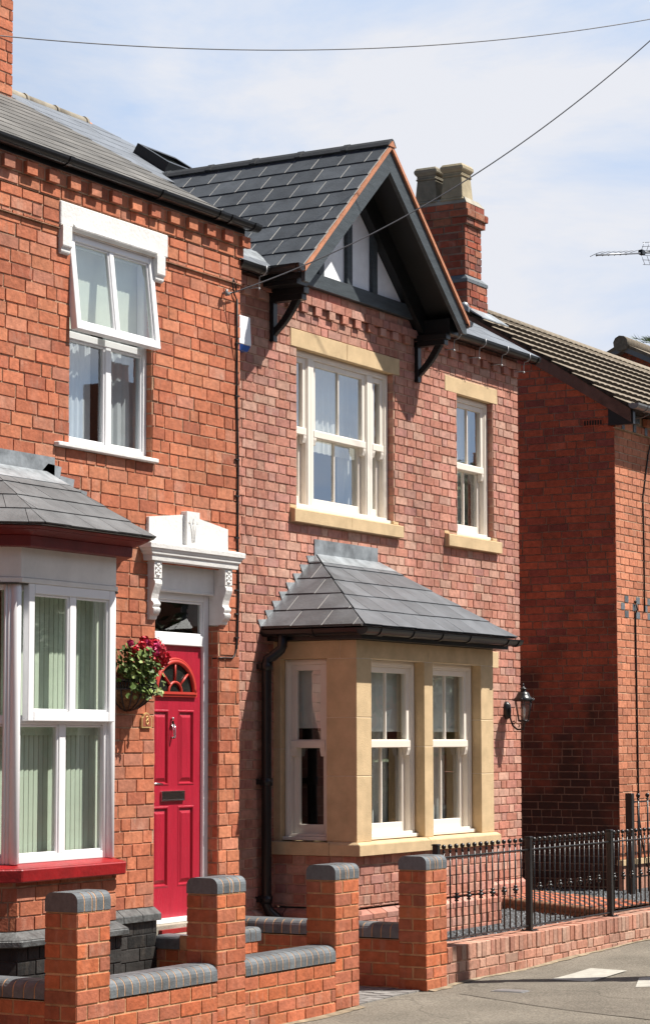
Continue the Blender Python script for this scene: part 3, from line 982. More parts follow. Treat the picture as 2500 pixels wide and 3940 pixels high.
for a, b, c, d in PANS:
    lv = [(0, 0), (.006, .004), (.014, .004), (.020, -.012), (.026, -.013), (.055, .001), (.056, .001)]
    pr = None
    for ins, dep in lv:
        q = [(a + ins, dep, c + ins), (b - ins, dep, c + ins), (b - ins, dep, d - ins), (a + ins, dep, d - ins)]
        if pr:
            for k in range(4):
                mb.face([pr[k], pr[(k + 1) % 4], q[(k + 1) % 4], q[k]])
        pr = q
    mb.face(pr)
mb.box(-1.067, -.350, -.045, -.0135, .487, 2.464)
door = mb.build('front_door', 'red', LH)
fc, fz, fr_, fh = -.715, 2.118, .25, .225
arc = lambda r, h, n=24: [(fc + r * cos(pi * k / n), fz + h * sin(pi * k / n)) for k in range(n + 1)]
mb = MB(front(.11))
mb.face([(u, .003, z) for u, z in arc(fr_, fh)])
MT['dglass'] = mat('dark_door_glass', (.018, .022, .02), .12, .3, 8, .25, 60, .6)
mb.build('fan_window', 'dglass', door, fix=False)
mb = MB(front(.11))
for r, h, t_ in ((fr_, fh, .017), (fr_ + .02, fh + .02, .010)):
    mb.tube([(u, .012, z) for u, z in arc(r, h)], t_, 8)
mb.tube([(u, .010, z) for u, z in arc(.085, .075)], .010, 8)
for a in (42, 90, 138):
    mb.tube([(fc + .083 * cos(radians(a)), .010, fz + .074 * sin(radians(a))), (fc + (fr_ - .01) * cos(radians(a)), .010, fz + (fh - .005) * sin(radians(a)))], .009, 8)
mb.box(fc - .285, fc + .285, 0, .018, fz - .032, fz - .006)
mb.box(fc - .275, fc + .275, 0, .026, fz - .014, fz + .004)
mb.build('fan_moulding', 'redarch', door)
mb = MB(front(.11))
mb.ball((-.745, .012, 1.925), .012, 8)
mb.prism([(-.757, 1.91), (-.733, 1.91), (-.728, 1.885), (-.737, 1.865), (-.753, 1.865), (-.762, 1.885)], .0, .014, fn=lambda x, a, b: (a, x, b))
mb.tube([(-.762, .016, 1.885), (-.757, .026, 1.84), (-.752, .03, 1.795), (-.745, .031, 1.783), (-.738, .03, 1.795), (-.733, .026, 1.84), (-.728, .016, 1.885)], .005, 6)
mb.tube([(-.745, 0, 1.785), (-.745, .02, 1.785)], .008, 6)
mb.build('door_knocker', 'chrome', door)
mb = MB(front(.11))
mb.ring(-.885, -.585, 1.327, 1.400, .010, 0, .016)
mb.box(-.875, -.595, 0, .012, 1.337, 1.390)
mb.build('letterbox', 'chrome', door, bevel=.002)
mb = MB(front(.11))
mb.box(-1.045, -1.01, 0, .012, 1.37, 1.57)
mb.tube([(-1.028, .012, 1.455), (-1.028, .045, 1.455), (-1.0, .05, 1.457), (-.925, .05, 1.452)], [.009, .009, .009, .006], 8)
mb.build('door_handle', 'chrome', door, bevel=.002)
# --- door hood
mb = MB(front(0))
mb.box(-1.13, -.285, -.06, -.04, 2.86, 3.06)
mb.box(-1.13, -.285, -.055, -.033, 2.845, 2.868)
mb.box(-.2845, -.19, -.09, .006, 2.625, 3.06)
mb.box(-1.235, -1.1305, -.09, .006, 2.625, 3.06)
hood = mb.build('door_hood', 'wpaint', LH, bevel=.004)
mb = MB(front(0))
def lay(x0, x1, d, z): return [(x0, 0, z), (x1, 0, z), (x1, d, z), (x0, d, z)]
for (a, b) in (((-1.285, -.135, .078, 3.048), (-1.29, -.13, .082, 3.086)), ((-1.288, -.132, .082, 3.086), (-1.298, -.122, .092, 3.094)),
               ((-1.298, -.122, .092, 3.094), (-1.315, -.105, .094, 3.112)), ((-1.312, -.108, .096, 3.112), (-1.335, -.085, .104, 3.135)),
               ((-1.345, -.075, .110, 3.135), (-1.345, -.075, .112, 3.172)), ((-1.345, -.075, .112, 3.172), (-1.30, -.12, .05, 3.188))):
    mb.hexa(lay(*a), lay(*b))
mb.build('hood_cornice', 'wpaint', hood, bevel=.003)
mb = MB(front(0))
mb.prism([(-1.255, 3.17), (-.80, 3.17), (-.80, 3.415), (-1.255, 3.365)], 0, .03, fn=lambda x, a, b: (a, x, b))
mb.prism([(-.64, 3.17), (-.20, 3.17), (-.20, 3.352), (-.64, 3.405)], 0, .03, fn=lambda x, a, b: (a, x, b))
mb.prism([(-.805, 3.17), (-.635, 3.17), (-.635, 3.44), (-.805, 3.44)], 0, .058, fn=lambda x, a, b: (a, x, b))
for dx in (-.022, 0, .022):     # carved spray of three stems
    mb.tube([(-.72 + dx * 1.9, .058, 3.36), (-.72 + dx * 1.2, .06, 3.31), (-.72 + dx * .6, .06, 3.21)], .004, 5)
    mb.prism([(-.72 + dx * 2.3 - .009, 3.355), (-.72 + dx * 2.3 + .009, 3.355), (-.72 + dx * 2.3, 3.392 - abs(dx) * .8)], .058, .063, fn=lambda x, a, b: (a, x, b))
mb.tube([(-.75, .058, 3.232), (-.69, .058, 3.232)], .004, 5)
mb.build('pediment', 'wpaint', hood, bevel=.004)
for xa in (-1.232, -.288):
    mb = MB(front(0))
    mb.prism([(0, 3.046), (.062, 3.046), (.062, 2.925), (.05, 2.92), (.0, 2.92)], xa, xa + .098)
    mb.prism([(0, 2.918), (.055, 2.918), (.066, 2.905), (.068, 2.885), (.058, 2.855), (.042, 2.815), (.034, 2.78), (.036, 2.765), (.05, 2.755), (.056, 2.742),
              (.052, 2.728), (.04, 2.72), (.05, 2.712), (.052, 2.695), (.04, 2.672), (.026, 2.655), (.018, 2.632), (.0, 2.625)], xa + .004, xa + .094)
    for k in range(5):
        mb.tube([(xa + .012 + .018 * k, .052, 2.712), (xa + .012 + .018 * k, .05, 2.69), (xa + .014 + .0175 * k, .034, 2.66)], .008, 5)
    for k in range(8):
        a = k * pi / 4 + .39
        r_ = .034
        mb.ball((xa + .049 + r_ * cos(a) * .8, .063, 2.985 + r_ * sin(a) * 1.2), .012, 6)
    mb.ball((xa + .049, .064, 2.985), .012, 6)
    mb.build('corbel', 'wpaint', hood, bevel=.003)
# --- doorstep landing
mb = MB()
mb.box(-1.12, -.26, -.325, -.01, -.02, .392, 2)
mb.T = front(-.328); wall(mb, -1.125, -.255, -.03, .30, [], .225, .0845, .11, 'stretcher', .30 - .0845 * 4, .010, .005, R1)
mb.T = left(-1.125); wall(mb, -.328, -.03, -.03, .30, [], .225, .0845, .11, 'flemish', .30 - .0845 * 4, .010, .005, R1)
mb.T = None
mb.box(-1.13, -.285, -.03, .1, .39, .452, 2)
mb.box(-1.105, -.29, -.06, -.0305, .395, .425, 3)
step = mb.build('doorstep', ['b_gar', 'mortar_g', 'conc', 'redsill'], LH)
def bullnose(h0, h1, w, r=.045, both=True):
    """cross-section (a across width 0..w, z) of a bullnosed coping brick"""
    p = [(0, h0)]
    for k in range(6):
        a = pi - pi / 2 * k / 5
        p.append((r + r * cos(a), h1 - r + r * sin(a)))
    if both:
        for k in range(6):
            a = pi / 2 - pi / 2 * k / 5
            p.append((w - r + r * cos(a), h1 - r + r * sin(a)))
    else:
        p.append((w, h1))
    p.append((w, h0))
    return p
mb = MB()
x = -1.13
pr = bullnose(.302, .400, .11, .04, False)
while x < -.26:
    mb.prism(pr, x + .004, x + .072, 0, (0, random.random(), 0), fn=lambda x, a, b: (x, -.338 + a, b))
    x += .0765
mb.prism([(a, z * .995) for a, z in pr], -1.128, -.255, 1, fn=lambda x, a, b: (x, -.335 + a, b))
for ya, yb in ((-.225, -.012),):
    mb.prism(bullnose(.302, .400, .11, .04, False), ya, yb, 0, (0, .4, 0), fn=lambda x, a, b: (-1.136 + a, x, b))
mb.build('step_coping', ['blue', 'mortar_g'], step)
# --- roof, gutter, chimney
mb = MB()
sl = .58
pit = math.atan(sl)
def roof_left_z(y): return 5.66 + sl * (y + .17)
slates(mb, (-5.4, -.115, 5.690), (1, 0, 0), (0, cos(pit), sin(pit)), 5.45, 3.1 / cos(pit), .30, .225, .006, rnd=R1, lift=.0115, skip=lambda p: p.y > 2.85)
mb.face([(-5.4, 2.9, 7.42), (.04, 2.9, 7.42), (.04, 6.2, 5.6), (-5.4, 6.2, 5.6)], 0)
mb.box(-5.4, .035, -.028, -.005, 5.64, 5.70, 2)
mb.build('roof', ['sl_left', 'under', 'blackp'], LH)
mb = MB()
gutter(mb, (-5.4, -.082, 5.738), (.12, -.082, 5.738), .056, bands=[.36, .55, .755, .895, .925, .985])
mb.build('gutter', 'blackp', LH)
mb = MB()
mb.box(-5.4, .0, -.022, -.005, 5.66, 5.74)
mb.build('fascia', 'black', LH)
mb = MB(front(2.22))
wall(mb, -.95, -.005, 6.7, 9.6, [], LL, HL, HDL, 'old', 6.7, .011, .007, R1, ext=.005)
mb.T = right(-.005); wall(mb, 2.22, 2.95, 6.7, 9.6, [], LL, HL, HDL, 'old', 6.7, .011, .007, R1, ext=.005)
mb.T = left(-.95); wall(mb, 2.22, 2.95, 6.7, 9.6, [], LL, HL, HDL, 'old', 6.7, .011, .007, R1, ext=.005)
mb.T = None
mb.box(-.94, -.015, 2.235, 2.95, 6.7, 9.58, 1)
for k, (e, z) in enumerate(((.03, 9.6), (.06, 9.69), (.03, 9.78))):
    mb.box(-.95 - e, -.005 + e, 2.22 - e, 2.95 + e, z, z + .086, 0, (.4, .5, .1))
mb.build('chimney', ['b_left', 'mortar_l'], LH)
# --- bay window
C0 = -2.84
def plan(a, y, z):
    return [(C0 - a - abs(y), 0.0, z), (C0 - a, y, z), (C0 + a, y, z), (C0 + a + abs(y), 0.0, z)]
mb = MB(front(-.50))
R2 = random.Random(5)
def three(mb, a, y, fn):
    mb.T = front(y); fn(C0 - a, C0 + a)
    l_ = abs(y) * sqrt(2)
    mb.T = angled(C0 - a - abs(y), 0, -pi / 4); fn(0, l_)
    mb.T = angled(C0 + a, y, pi / 4); fn(0, l_)
three(mb, .53, -.50, lambda a, b: wall(mb, a, b, .59, .91, [], LL, HL, HDL, 'old', .59, .010, .006, R2, ext=.004))
bay = mb.build('bay_window', ['b_left', 'mortar_l'], LH)
mb = MB()
three(mb, .55, -.53, lambda a, b: wall(mb, a, b, -.05, .50, [], LL, HL, HDL, 'old', -.043, .008, .006, R2, ext=.004))
mb.build('bay_plinth', ['b_black', 'b_black'], bay)
mb = MB()
mb.hexa(plan(.57, -.585, .498), plan(.57, -.585, .540))
mb.hexa(plan(.57, -.585, .541), plan(.525, -.49, .596))
mb.build('bay_plinth_cap', 'cap_old', bay, bevel=.006)
mb = MB()
mb.hexa(plan(.555, -.565, .892), plan(.558, -.57, .975))
mb.hexa(plan(.558, -.57, .9755), plan(.52, -.46, 1.0))
mb.build('bay_sill', 'redsill', bay, bevel=.008)
mb = MB()
mb.hexa(plan(.515, -.50, 2.785), plan(.515, -.50, 2.985))
mb.hexa(plan(.52, -.512, 2.752), plan(.52, -.512, 2.784))
mb.build('bay_frieze', 'panel', bay, bevel=.003)
mb = MB()
mb.hexa(plan(.553, -.60, 2.975), plan(.556, -.605, 3.045))
mb.hexa(plan(.556, -.608, 3.045), plan(.585, -.68, 3.078))
mb.hexa(plan(.59, -.70, 3.078), plan(.60, -.72, 3.095))
mb.build('bay_fascia', 'redfas', bay, bevel=.004)
# frames
mb = MB()
yb_ = -.455
def frame3(a, b, upper):
    mb.ring(a, b, 1.0, 2.755, .048, -.06, 0)
    mb.box(a + .048, b - .048, -.06, 0, 1.868, 1.925)
    c_ = (a + b) / 2
    w = .034 if (b - a) > .8 else 0
    if w:
        mb.box(c_ - w, c_ + w, -.058, -.004, 1.048, 1.868)
    for p, q in (((a + .048, c_ - w), (c_ + w, b - .048)) if w else ((a + .048, b - .048),)):
        mb.ring(p, q, 1.048, 1.868, .016, -.03, -.012)
three(mb, .51, yb_, lambda a, b: frame3(a, b, True))
mb.T = None
for s_ in (-1, 1):
    for k, (dx, dy, r) in enumerate(((0, -.004, .034), (.034, .008, .014), (.055, .008, .012), (-.03, .024, .014), (-.046, .040, .012))):
        mb.tube([(C0 + s_ * (.512 - dx), yb_ + dy, 1.0), (C0 + s_ * (.512 - dx), yb_ + dy, 2.755)], r, 10)
frl = mb.build('bay_frame', 'white', bay, bevel=.004)
mb = MB(front(yb_ - .024))
a, b = C0 - .44, C0 + .497
mb.ring(a, b, 1.888, 2.752, .062, -.02, .028)
c_ = C0 + .035
mb.box(c_ - .034, c_ + .034, -.016, .022, 1.95, 2.69)
for p, q in ((a + .062, c_ - .034), (c_ + .034, b - .062)):
    mb.ring(p, q, 1.951, 2.69, .015, -.01, .014)
mb.build('bay_casement', 'white', bay, bevel=.004)
for p, q, z0, z1, d in ((a + .07, c_ - .04, 1.96, 2.68, .028), (c_ + .04, b - .07, 1.96, 2.68, .028), (C0 - .46, C0 - .036, 1.055, 1.86, -.03), (C0 + .036, C0 + .46, 1.055, 1.86, -.03)):
    mb = MB(front(yb_)); mb.face([(p, d - .004, z0), (q, d - .004, z0), (q, d - .004, z1), (p, d - .004, z1)])
    mb.build('bay_pane', 'glass_l', bay)
mb = MB(angled(C0 - .51 - abs(yb_), 0, -pi / 4))
for z0, z1 in ((1.05, 1.865), (1.93, 2.70)):
    mb.face([(.05, -.03, z0), (.6, -.03, z0), (.6, -.03, z1), (.05, -.03, z1)])
mb.build('bay_pane', 'glass_l', bay)
slat_blind(bay, front(-.34), C0 - .50, C0 + .60, 1.03, 1.80, .050, .013, .12)
slat_blind(bay, front(-.34), C0 - .50, C0 + .60, 1.92, 2.72, .050, .013, .12)
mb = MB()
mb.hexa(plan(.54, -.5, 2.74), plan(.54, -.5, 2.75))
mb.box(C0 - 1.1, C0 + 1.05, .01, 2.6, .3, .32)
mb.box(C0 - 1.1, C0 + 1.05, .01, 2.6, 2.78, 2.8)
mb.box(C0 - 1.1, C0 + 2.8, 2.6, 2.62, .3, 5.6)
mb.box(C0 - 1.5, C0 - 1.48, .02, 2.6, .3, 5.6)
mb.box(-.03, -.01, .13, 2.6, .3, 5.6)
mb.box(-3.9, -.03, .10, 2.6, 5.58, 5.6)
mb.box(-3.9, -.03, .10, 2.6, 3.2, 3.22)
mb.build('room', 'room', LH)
# bay roof: slated front slope, two cants, lead apron and stepped soakers
ey, ez = -.75, 3.100
tl, tr = Vector((-3.12, 0, 3.56)), Vector((-2.45, 0, 3.56))
el, er = Vector((C0 - .61, ey, ez)), Vector((C0 + .61, ey, ez))
wl_, wr_ = Vector((C0 - .61 - .75, 0, ez)), Vector((C0 + .61 + .75, 0, ez))
def roof_face(mb, a, b, top_b, top_a, w, g, rnd, t=.009, gap=.004):
    """slates over the quad a-b (eave) / top_b-top_a"""
    U = (b - a).normalized()
    N = U.cross(top_a - a).normalized()
    if N.z < 0: N = -N
    Vv = N.cross(U).normalized()
    if Vv.z < 0: Vv = -Vv
    lo_u = min(0, (top_a - a).dot(U), (top_b - a).dot(U)); hi_u = max((b - a).length, (top_b - a).dot(U), (top_a - a).dot(U))
    vl = max((top_a - a).dot(Vv), (top_b - a).dot(Vv))
    tmp = MB()
    slates(tmp, a + U * lo_u, U, Vv, hi_u - lo_u, vl, w, g, t, rnd=rnd, gap=gap)
    bm = bmesh.new()
    vs = [bm.verts.new(p) for p in tmp.v]
    fm = {}
    for ids, m, c in zip(tmp.f, tmp.m, tmp.c):
        f = bm.faces.new([vs[i] for i in ids]); f.material_index = m
    cl = bm.loops.layers.float_color.new('Col')
    for f, c in zip(bm.faces, tmp.c):
        for lp in f.loops: lp[cl] = (*c, 1)
    for p, q in ((b, top_b), (top_a, a)):
        if (q - p).length < 1e-4: continue
        n = (q - p).cross(N).normalized()
        mid = (a + b + top_a + top_b) / 4
        if n.dot(mid - p) > 0: n = -n
        bmesh.ops.bisect_plane(bm, geom=bm.verts[:] + bm.edges[:] + bm.faces[:], dist=1e-5, plane_co=p, plane_no=n, clear_outer=True)
    for f in bm.faces:
        ids = [mb.pt(v.co) for v in f.verts]
        mb.idx(ids, f.material_index, tuple(f.loops[0][cl])[:3])
    bm.free()
mb = MB()
roof_face(mb, el, er, tr, tl, .265, .20, R2)
roof_face(mb, wl_, el, tl, tl, .24, .20, R2)
roof_face(mb, er, wr_, tr, tr, .24, .20, R2)
mb.face([wl_, el, er, wr_], 1)
brf = mb.build('bay_roof', ['sl_bayl', 'under'], bay, fix=False)
mb = MB()
dv = (el - tl); dvr = (er - tr)
n_ = Vector((0, -sin(.54), cos(.54))) * .012
mb.hexa([tl + n_, tr + n_, tr + dvr * .22 + n_, tl + dv * .22 + n_], [tl + n_ * 1.4, tr + n_ * 1.4, tr + dvr * .22 + n_ * 1.4, tl + dv * .22 + n_ * 1.4])
mb.box(-3.35, -2.36, -.012, -.006, 3.54, 3.675)
for k in range(6):
    t_ = (k + .25) / 6.5
    p = tr.lerp(wr_, t_)
    mb.prism([(p.x - .10, p.z + .02), (p.x + .10, p.z - .07), (p.x + .13, p.z + .075), (p.x - .02, p.z + .085)], -.012, -.007, fn=lambda x, a, b: (a, x, b))
for k in range(6):
    t_ = (k + .25) / 6.5
    p = tl.lerp(wl_, t_)
    mb.prism([(p.x + .10, p.z + .02), (p.x - .10, p.z - .07), (p.x - .13, p.z + .075), (p.x + .02, p.z + .085)], -.012, -.007, fn=lambda x, a, b: (a, x, b))
mb.build('lead_flashing', 'lead', bay)
# ---- things on the left house wall
pl = thing('house_number_plaque', 'small arched brass edged house number plaque beside the red door', 'number plaque', (-1.25, -.012, 1.855))
arcp = lambda g: [(-1.315 + g, 1.855 + g), (-1.19 - g, 1.855 + g), (-1.19 - g, 1.93 - g * .4), (-1.213 - g * .6, 1.935 - g * .3), (-1.222 - g * .4, 1.953 - g * .6), (-1.2525, 1.966 - g), (-1.283 + g * .4, 1.953 - g * .6), (-1.292 + g * .6, 1.935 - g * .3), (-1.315 + g, 1.93 - g * .4)]
mb = MB(front(0)); mb.prism(arcp(0), .006, .020, fn=lambda x, a, b: (a, x, b)); mb.build('rim', 'brass', pl)
mb = MB(front(0)); mb.prism(arcp(.011), .0202, .0215, fn=lambda x, a, b: (a, x, b)); mb.build('plate', 'plaque', pl)
mb = MB(front(0))
for zc, r in ((1.925, .0125), (1.896, .016)):
    mb.tube([(-1.2525 + r * .85 * cos(2 * pi * k / 14), .0225, zc + r * sin(2 * pi * k / 14)) for k in range(15)], .0042, 6)
mb.build('numeral', 'gold', pl)
# cable clipped down the wall, looped and then round into the door reveal
mb = MB()
pth = [(-.075, -.02, 5.20), (-.09, -.02, 5.26), (-.12, -.02, 5.29), (-.13, -.02, 5.24), (-.10, -.02, 5.17), (-.07, -.018, 5.14), (-.062, -.016, 4.8), (-.06, -.014, 4.39),
       (-.040, -.014, 3.9), (-.045, -.014, 3.3), (-.03, -.014, 2.9), (-.045, -.014, 2.54), (-.055, -.014, 2.455), (-.075, -.014, 2.41), (-.11, -.014, 2.385), (-.24, -.014, 2.383), (-.282, -.01, 2.38), (-.288, .05, 2.378)]
mb.tube(pth, .0062, 6)
mb.tube([(p[0] + .014, p[1], p[2]) for p in pth[5:13]], .004, 6)
for z in (4.8, 4.39, 3.9, 3.62, 3.3, 3.1, 2.9, 2.72, 2.54):
    mb.box(-.075, -.02, -.02, -.006, z - .004, z + .006)
tag(mb.build('wall_cable', 'cable'), 'thin black cable clipped down the orange brick beside the party line', 'cable')
mb = MB()
mb.tube([(-.25, .0, 5.155), (-.25, -.05, 5.155)], .010, 6)
mb.tube([(-.28, -.045, 5.15), (-.22, -.045, 5.15)], .014, 8)
mb.tube([(-.262, -.05, 5.18), (-.262, -.05, 5.13)], .012, 8)
mb.tube([(-.25, -.05, 5.155), (-.17, -.05, 5.17), (-.10, -.05, 5.19)], .006, 6)
tag(mb.build('wire_anchor', 'grey'), 'little grey hook and insulator on the orange brick where the drop wire lands', 'wire anchor')

# the older house stands a little forward of its neighbour and is laid in 89 mm courses
FS_ = 0.98626
def forward(o):
    o.scale = (FS_,) * 3
    o.location = Vector(((o.location.x + 15.074) * FS_ - 15.074, (o.location.y + 9.46) * FS_ - 9.46, (o.location.z - 1.76) * FS_ + 1.76))
for o in list(COL.objects):
    if o.parent is None and (o is LH or o is pl or o.name in ('wall_cable', 'wire_anchor')):
        forward(o)
# ================================================================ right house
RH = thing('renovated_house', 'renovated terraced house of pinkish brick with a black timbered gable and a sandstone bay', 'house', (2.5, 1.5, .24))
R3 = random.Random(21)
H3, L3, D3 = .0745, .2215, .1085
ZB3 = 4.451 - .0745 * 54
XR = 4.97
mb = MB(front(0))
WA = (.86, 2.49, 3.605, 4.905)
WB = (3.69, 4.43, 3.605, 4.892)
stones = [(.761, 2.593, 4.905, 5.047), (3.455, 4.526, 4.892, 5.03), (.755, 2.577, 3.492, 3.605), (3.434, 4.514, 3.49, 3.605)]
CR0, CR1 = ZB3 + H3 * 64, ZB3 + H3 * 66
wall(mb, -.26, XR, .485, 5.50, [WA, WB, (.60, 2.78, .3, 2.6), (.45, 2.93, 5.535, 6), (-.3, XR, CR0, CR1)] + stones, L3, H3, D3, 'flemish', ZB3, .0095, .006, R3, ub=.31 - L3 - D3, ext=.005)
for x0, d0, z0 in ((2.49, .06, 3.605), (4.43, .055, 3.605)):
    mb.T = left(x0)
    wall(mb, 0, d0, z0, 4.905, [], L3, H3, .2, 'header', ZB3, .0095, .003, R3)
for x0 in (.86, 3.69):
    mb.T = right(x0)
    wall(mb, 0, .06, 3.605, 4.905, [], L3, H3, .2, 'header', ZB3, .0095, .003, R3)
mb.T = right(XR)
wall(mb, 0, 2.5, .24, 5.43, [], L3, H3, D3, 'flemish', ZB3, .0095, .006, R3, ext=.005)
mb.build('wall', ['b_right', 'mortar_r'], RH)
mb = MB(front(0))     # dentil course and the oversailing course above it
mb.face([(-.26, 0, CR0), (XR, 0, CR0), (XR, 0, CR1), (-.26, 0, CR1)], 1)
x, k = .02 - 2 * (D3 + .001), 0
while x < XR - .02:
    e = min(x + D3, XR)
    d = .032 if k % 2 == 0 else .006
    mb.box(x + .005, e - .005, -.002, d + R3.uniform(-.002, .002), CR0 + .005, CR0 + H3 - .003, 0, (R3.random(), R3.random(), R3.random() * .6))
    x += D3 + .001; k += 1
x, k = -.05 - D3 - L3, 0
while x < XR - .01:
    w = L3 if k % 2 else D3
    mb.box(max(-.26, x) + .0045, min(x + w, XR + .028) - .0045, -.002, .034 + R3.uniform(-.002, .002), CR0 + H3 + .002, CR1 - .004, 0, (R3.random(), R3.random(), R3.random() * .6))
    x += w; k += 1
mb.build('dentil_course', ['b_right', 'mortar_r'], RH, bevel=.0015)
# plinth with chamfered top
def plinth_bits(mb, T, u0, u1, d, z0=.22):
    mb.T = T
    wall2T = mb.T
    u, k = u0, 0
    while u < u1 - .01:
        e = min(u + L3, u1)
        c = (R3.random(), R3.random(), R3.random() * .5)
        mb.hexa([(u + .005, -.005, .415), (e - .005, -.005, .415), (e - .005, d, .415), (u + .005, d, .415)],
                [(u + .005, -.005, .486), (e - .005, -.005, .486), (e - .005, d, .452), (u + .005, d, .452)], 0, c)
        u = e
    mb.T = lambda p, T=wall2T: T(Vector((p.x, p.y + d - .006, p.z)))
    wall(mb, u0, u1, z0, .413, [], L3, H3, D3, 'flemish', .413 - H3 * 3, .0095, .005, R3, ext=.004)
mb = MB()
plinth_bits(mb, front(0), -.26, .5, .042)
mb.build('plinth', ['b_right', 'mortar_r'], RH)
mb = MB()
plinth_bits(mb, front(0), 2.87, XR + .04, .042)
mb.build('plinth', ['b_right', 'mortar_r'], RH)
# lintels and sills of sandstone
for (a, b, c, d), cut in zip(stones, (1.675, None, 1.675, None)):
    sill = c < 4
    mb = MB(front(0))
    segs = [(a, cut - .002), (cut + .002, b)] if cut else [(a, b)]
    for p, q in segs:
        if sill:
            mb.prism([(-.02, c), (.052, c), (.052, d - .012), (.0, d), (-.06, d)], p, q)
        else:
            mb.box(p, q, -.09, .0085, c, d)
    mb.build('stone_sill' if sill else 'stone_lintel', 'stone', RH, bevel=.003)
    if sill:
        for p in (a, b - .1):
            mb = MB(front(0))
            mb.box(p + .003, p + .097, -.02, .003, d + .001, d + .028)
            mb.build('sill_stool', 'stone', RH, bevel=.003)
mb = MB(front(0)); mb.box(4.25, 4.504, -.09, .0085, 2.43, 2.578)
mb.build('stone_lintel', 'stone', RH, bevel=.003)
# --- sash windows
def sash_set(par, T, u0, u1, z0, z1, meet, lights, pane='glass', ow=.05, mw=.085, bars=True, curt=True, pname=''):
    """box sash: outer frame, mullions, then an upper and a lower sash per light"""
    mb = MB(T)
    mb.ring(u0, u1, z0, z1, ow, -.10, 0, wb=.036)
    mb.ring(u0 + .012, u1 - .012, z0 + .03, z1 - .012, .02, -.012, .006)
    mb.box(u0 - .003, u1 + .003, -.06, .034, z0 + .002, z0 + .03)
    for a, b in zip(lights[:-1], lights[1:]):
        mb.box(a[1], b[0], -.10, .001, z0 + .036, z1 - ow)
        mb.box((a[1] + b[0]) / 2 - .002, (a[1] + b[0]) / 2 + .002, -.003, .0025, z0 + .036, z1 - ow)
    for a, b in lights:
        for s_ in (a, b - .013):
            mb.box(s_, s_ + .013, -.09, -.008, z0 + .036, z1 - ow)
    fr = mb.build('window_frame', 'cream', par, bevel=.0035)
    sub = par if 'sub' in pname else fr
    for a, b in lights:
        a += .013; b -= .013
        c_ = (a + b) / 2
        wide = (b - a) > .4
        mb = MB(T)
        st = .045
        mb.ring(a, b, meet, z1 - ow, st, -.052, -.016, wb=.05)
        mb.box(a, b, -.05, -.002, meet - .012, meet + .042)
        for h in (a + .0, b - st):
            mb.prism([(-.016, meet - .012), (-.004, meet - .012), (-.006, meet - .035), (-.014, meet - .06), (-.018, meet - .075), (-.03, meet - .08), (-.05, meet - .08), (-.05, meet - .012)], h, h + st)
        if wide and bars:
            mb.box(c_ - .009, c_ + .009, -.045, -.022, meet + .042, z1 - ow - st)
        mb.build('upper_sash', 'cream', sub, bevel=.003)
        mb = MB(T)
        mb.ring(a, b, z0 + .036, meet + .03, st, -.094, -.056, wb=.085)
        if wide and bars:
            mb.box(c_ - .009, c_ + .009, -.088, -.062, z0 + .12, meet - .01)
        mb.build('lower_sash', 'cream', sub, bevel=.003)
        for q0, q1, d in ((meet + .04, z1 - ow - st + .008, -.036), (z0 + .115, meet, -.076)):
            mb = MB(T); mb.face([(a + st - .008, d, q0), (b - st + .008, d, q0), (b - st + .008, d, q1), (a + st - .008, d, q1)])
            mb.build('pane', pane, sub)
    return fr
f1 = sash_set(RH, front(.055), .862, 2.488, 3.607, 4.903, 4.235, [(.912, 1.135), (1.225, 2.125), (2.215, 2.438)])
f2 = sash_set(RH, front(.052), 3.692, 4.428, 3.607, 4.89, 4.235, [(3.742, 4.378)])
curtain(f1, front(.30), 2.05, 2.50, 3.6, 4.9, seed=4)
curtain(f1, front(.30), .86, 1.20, 3.6, 4.9, seed=5)
curtain(f1, front(.26), .80, 2.62, 4.15, 4.9, seed=8, amp=.012, per=.09)
curtain(f2, front(.26), 3.62, 4.60, 4.15, 4.9, seed=9, amp=.012, per=.09)
curtain(f2, front(.28), 4.20, 4.46, 3.6, 4.9, seed=6)
curtain(f2, front(.28), 3.66, 3.82, 3.6, 4.9, seed=7)
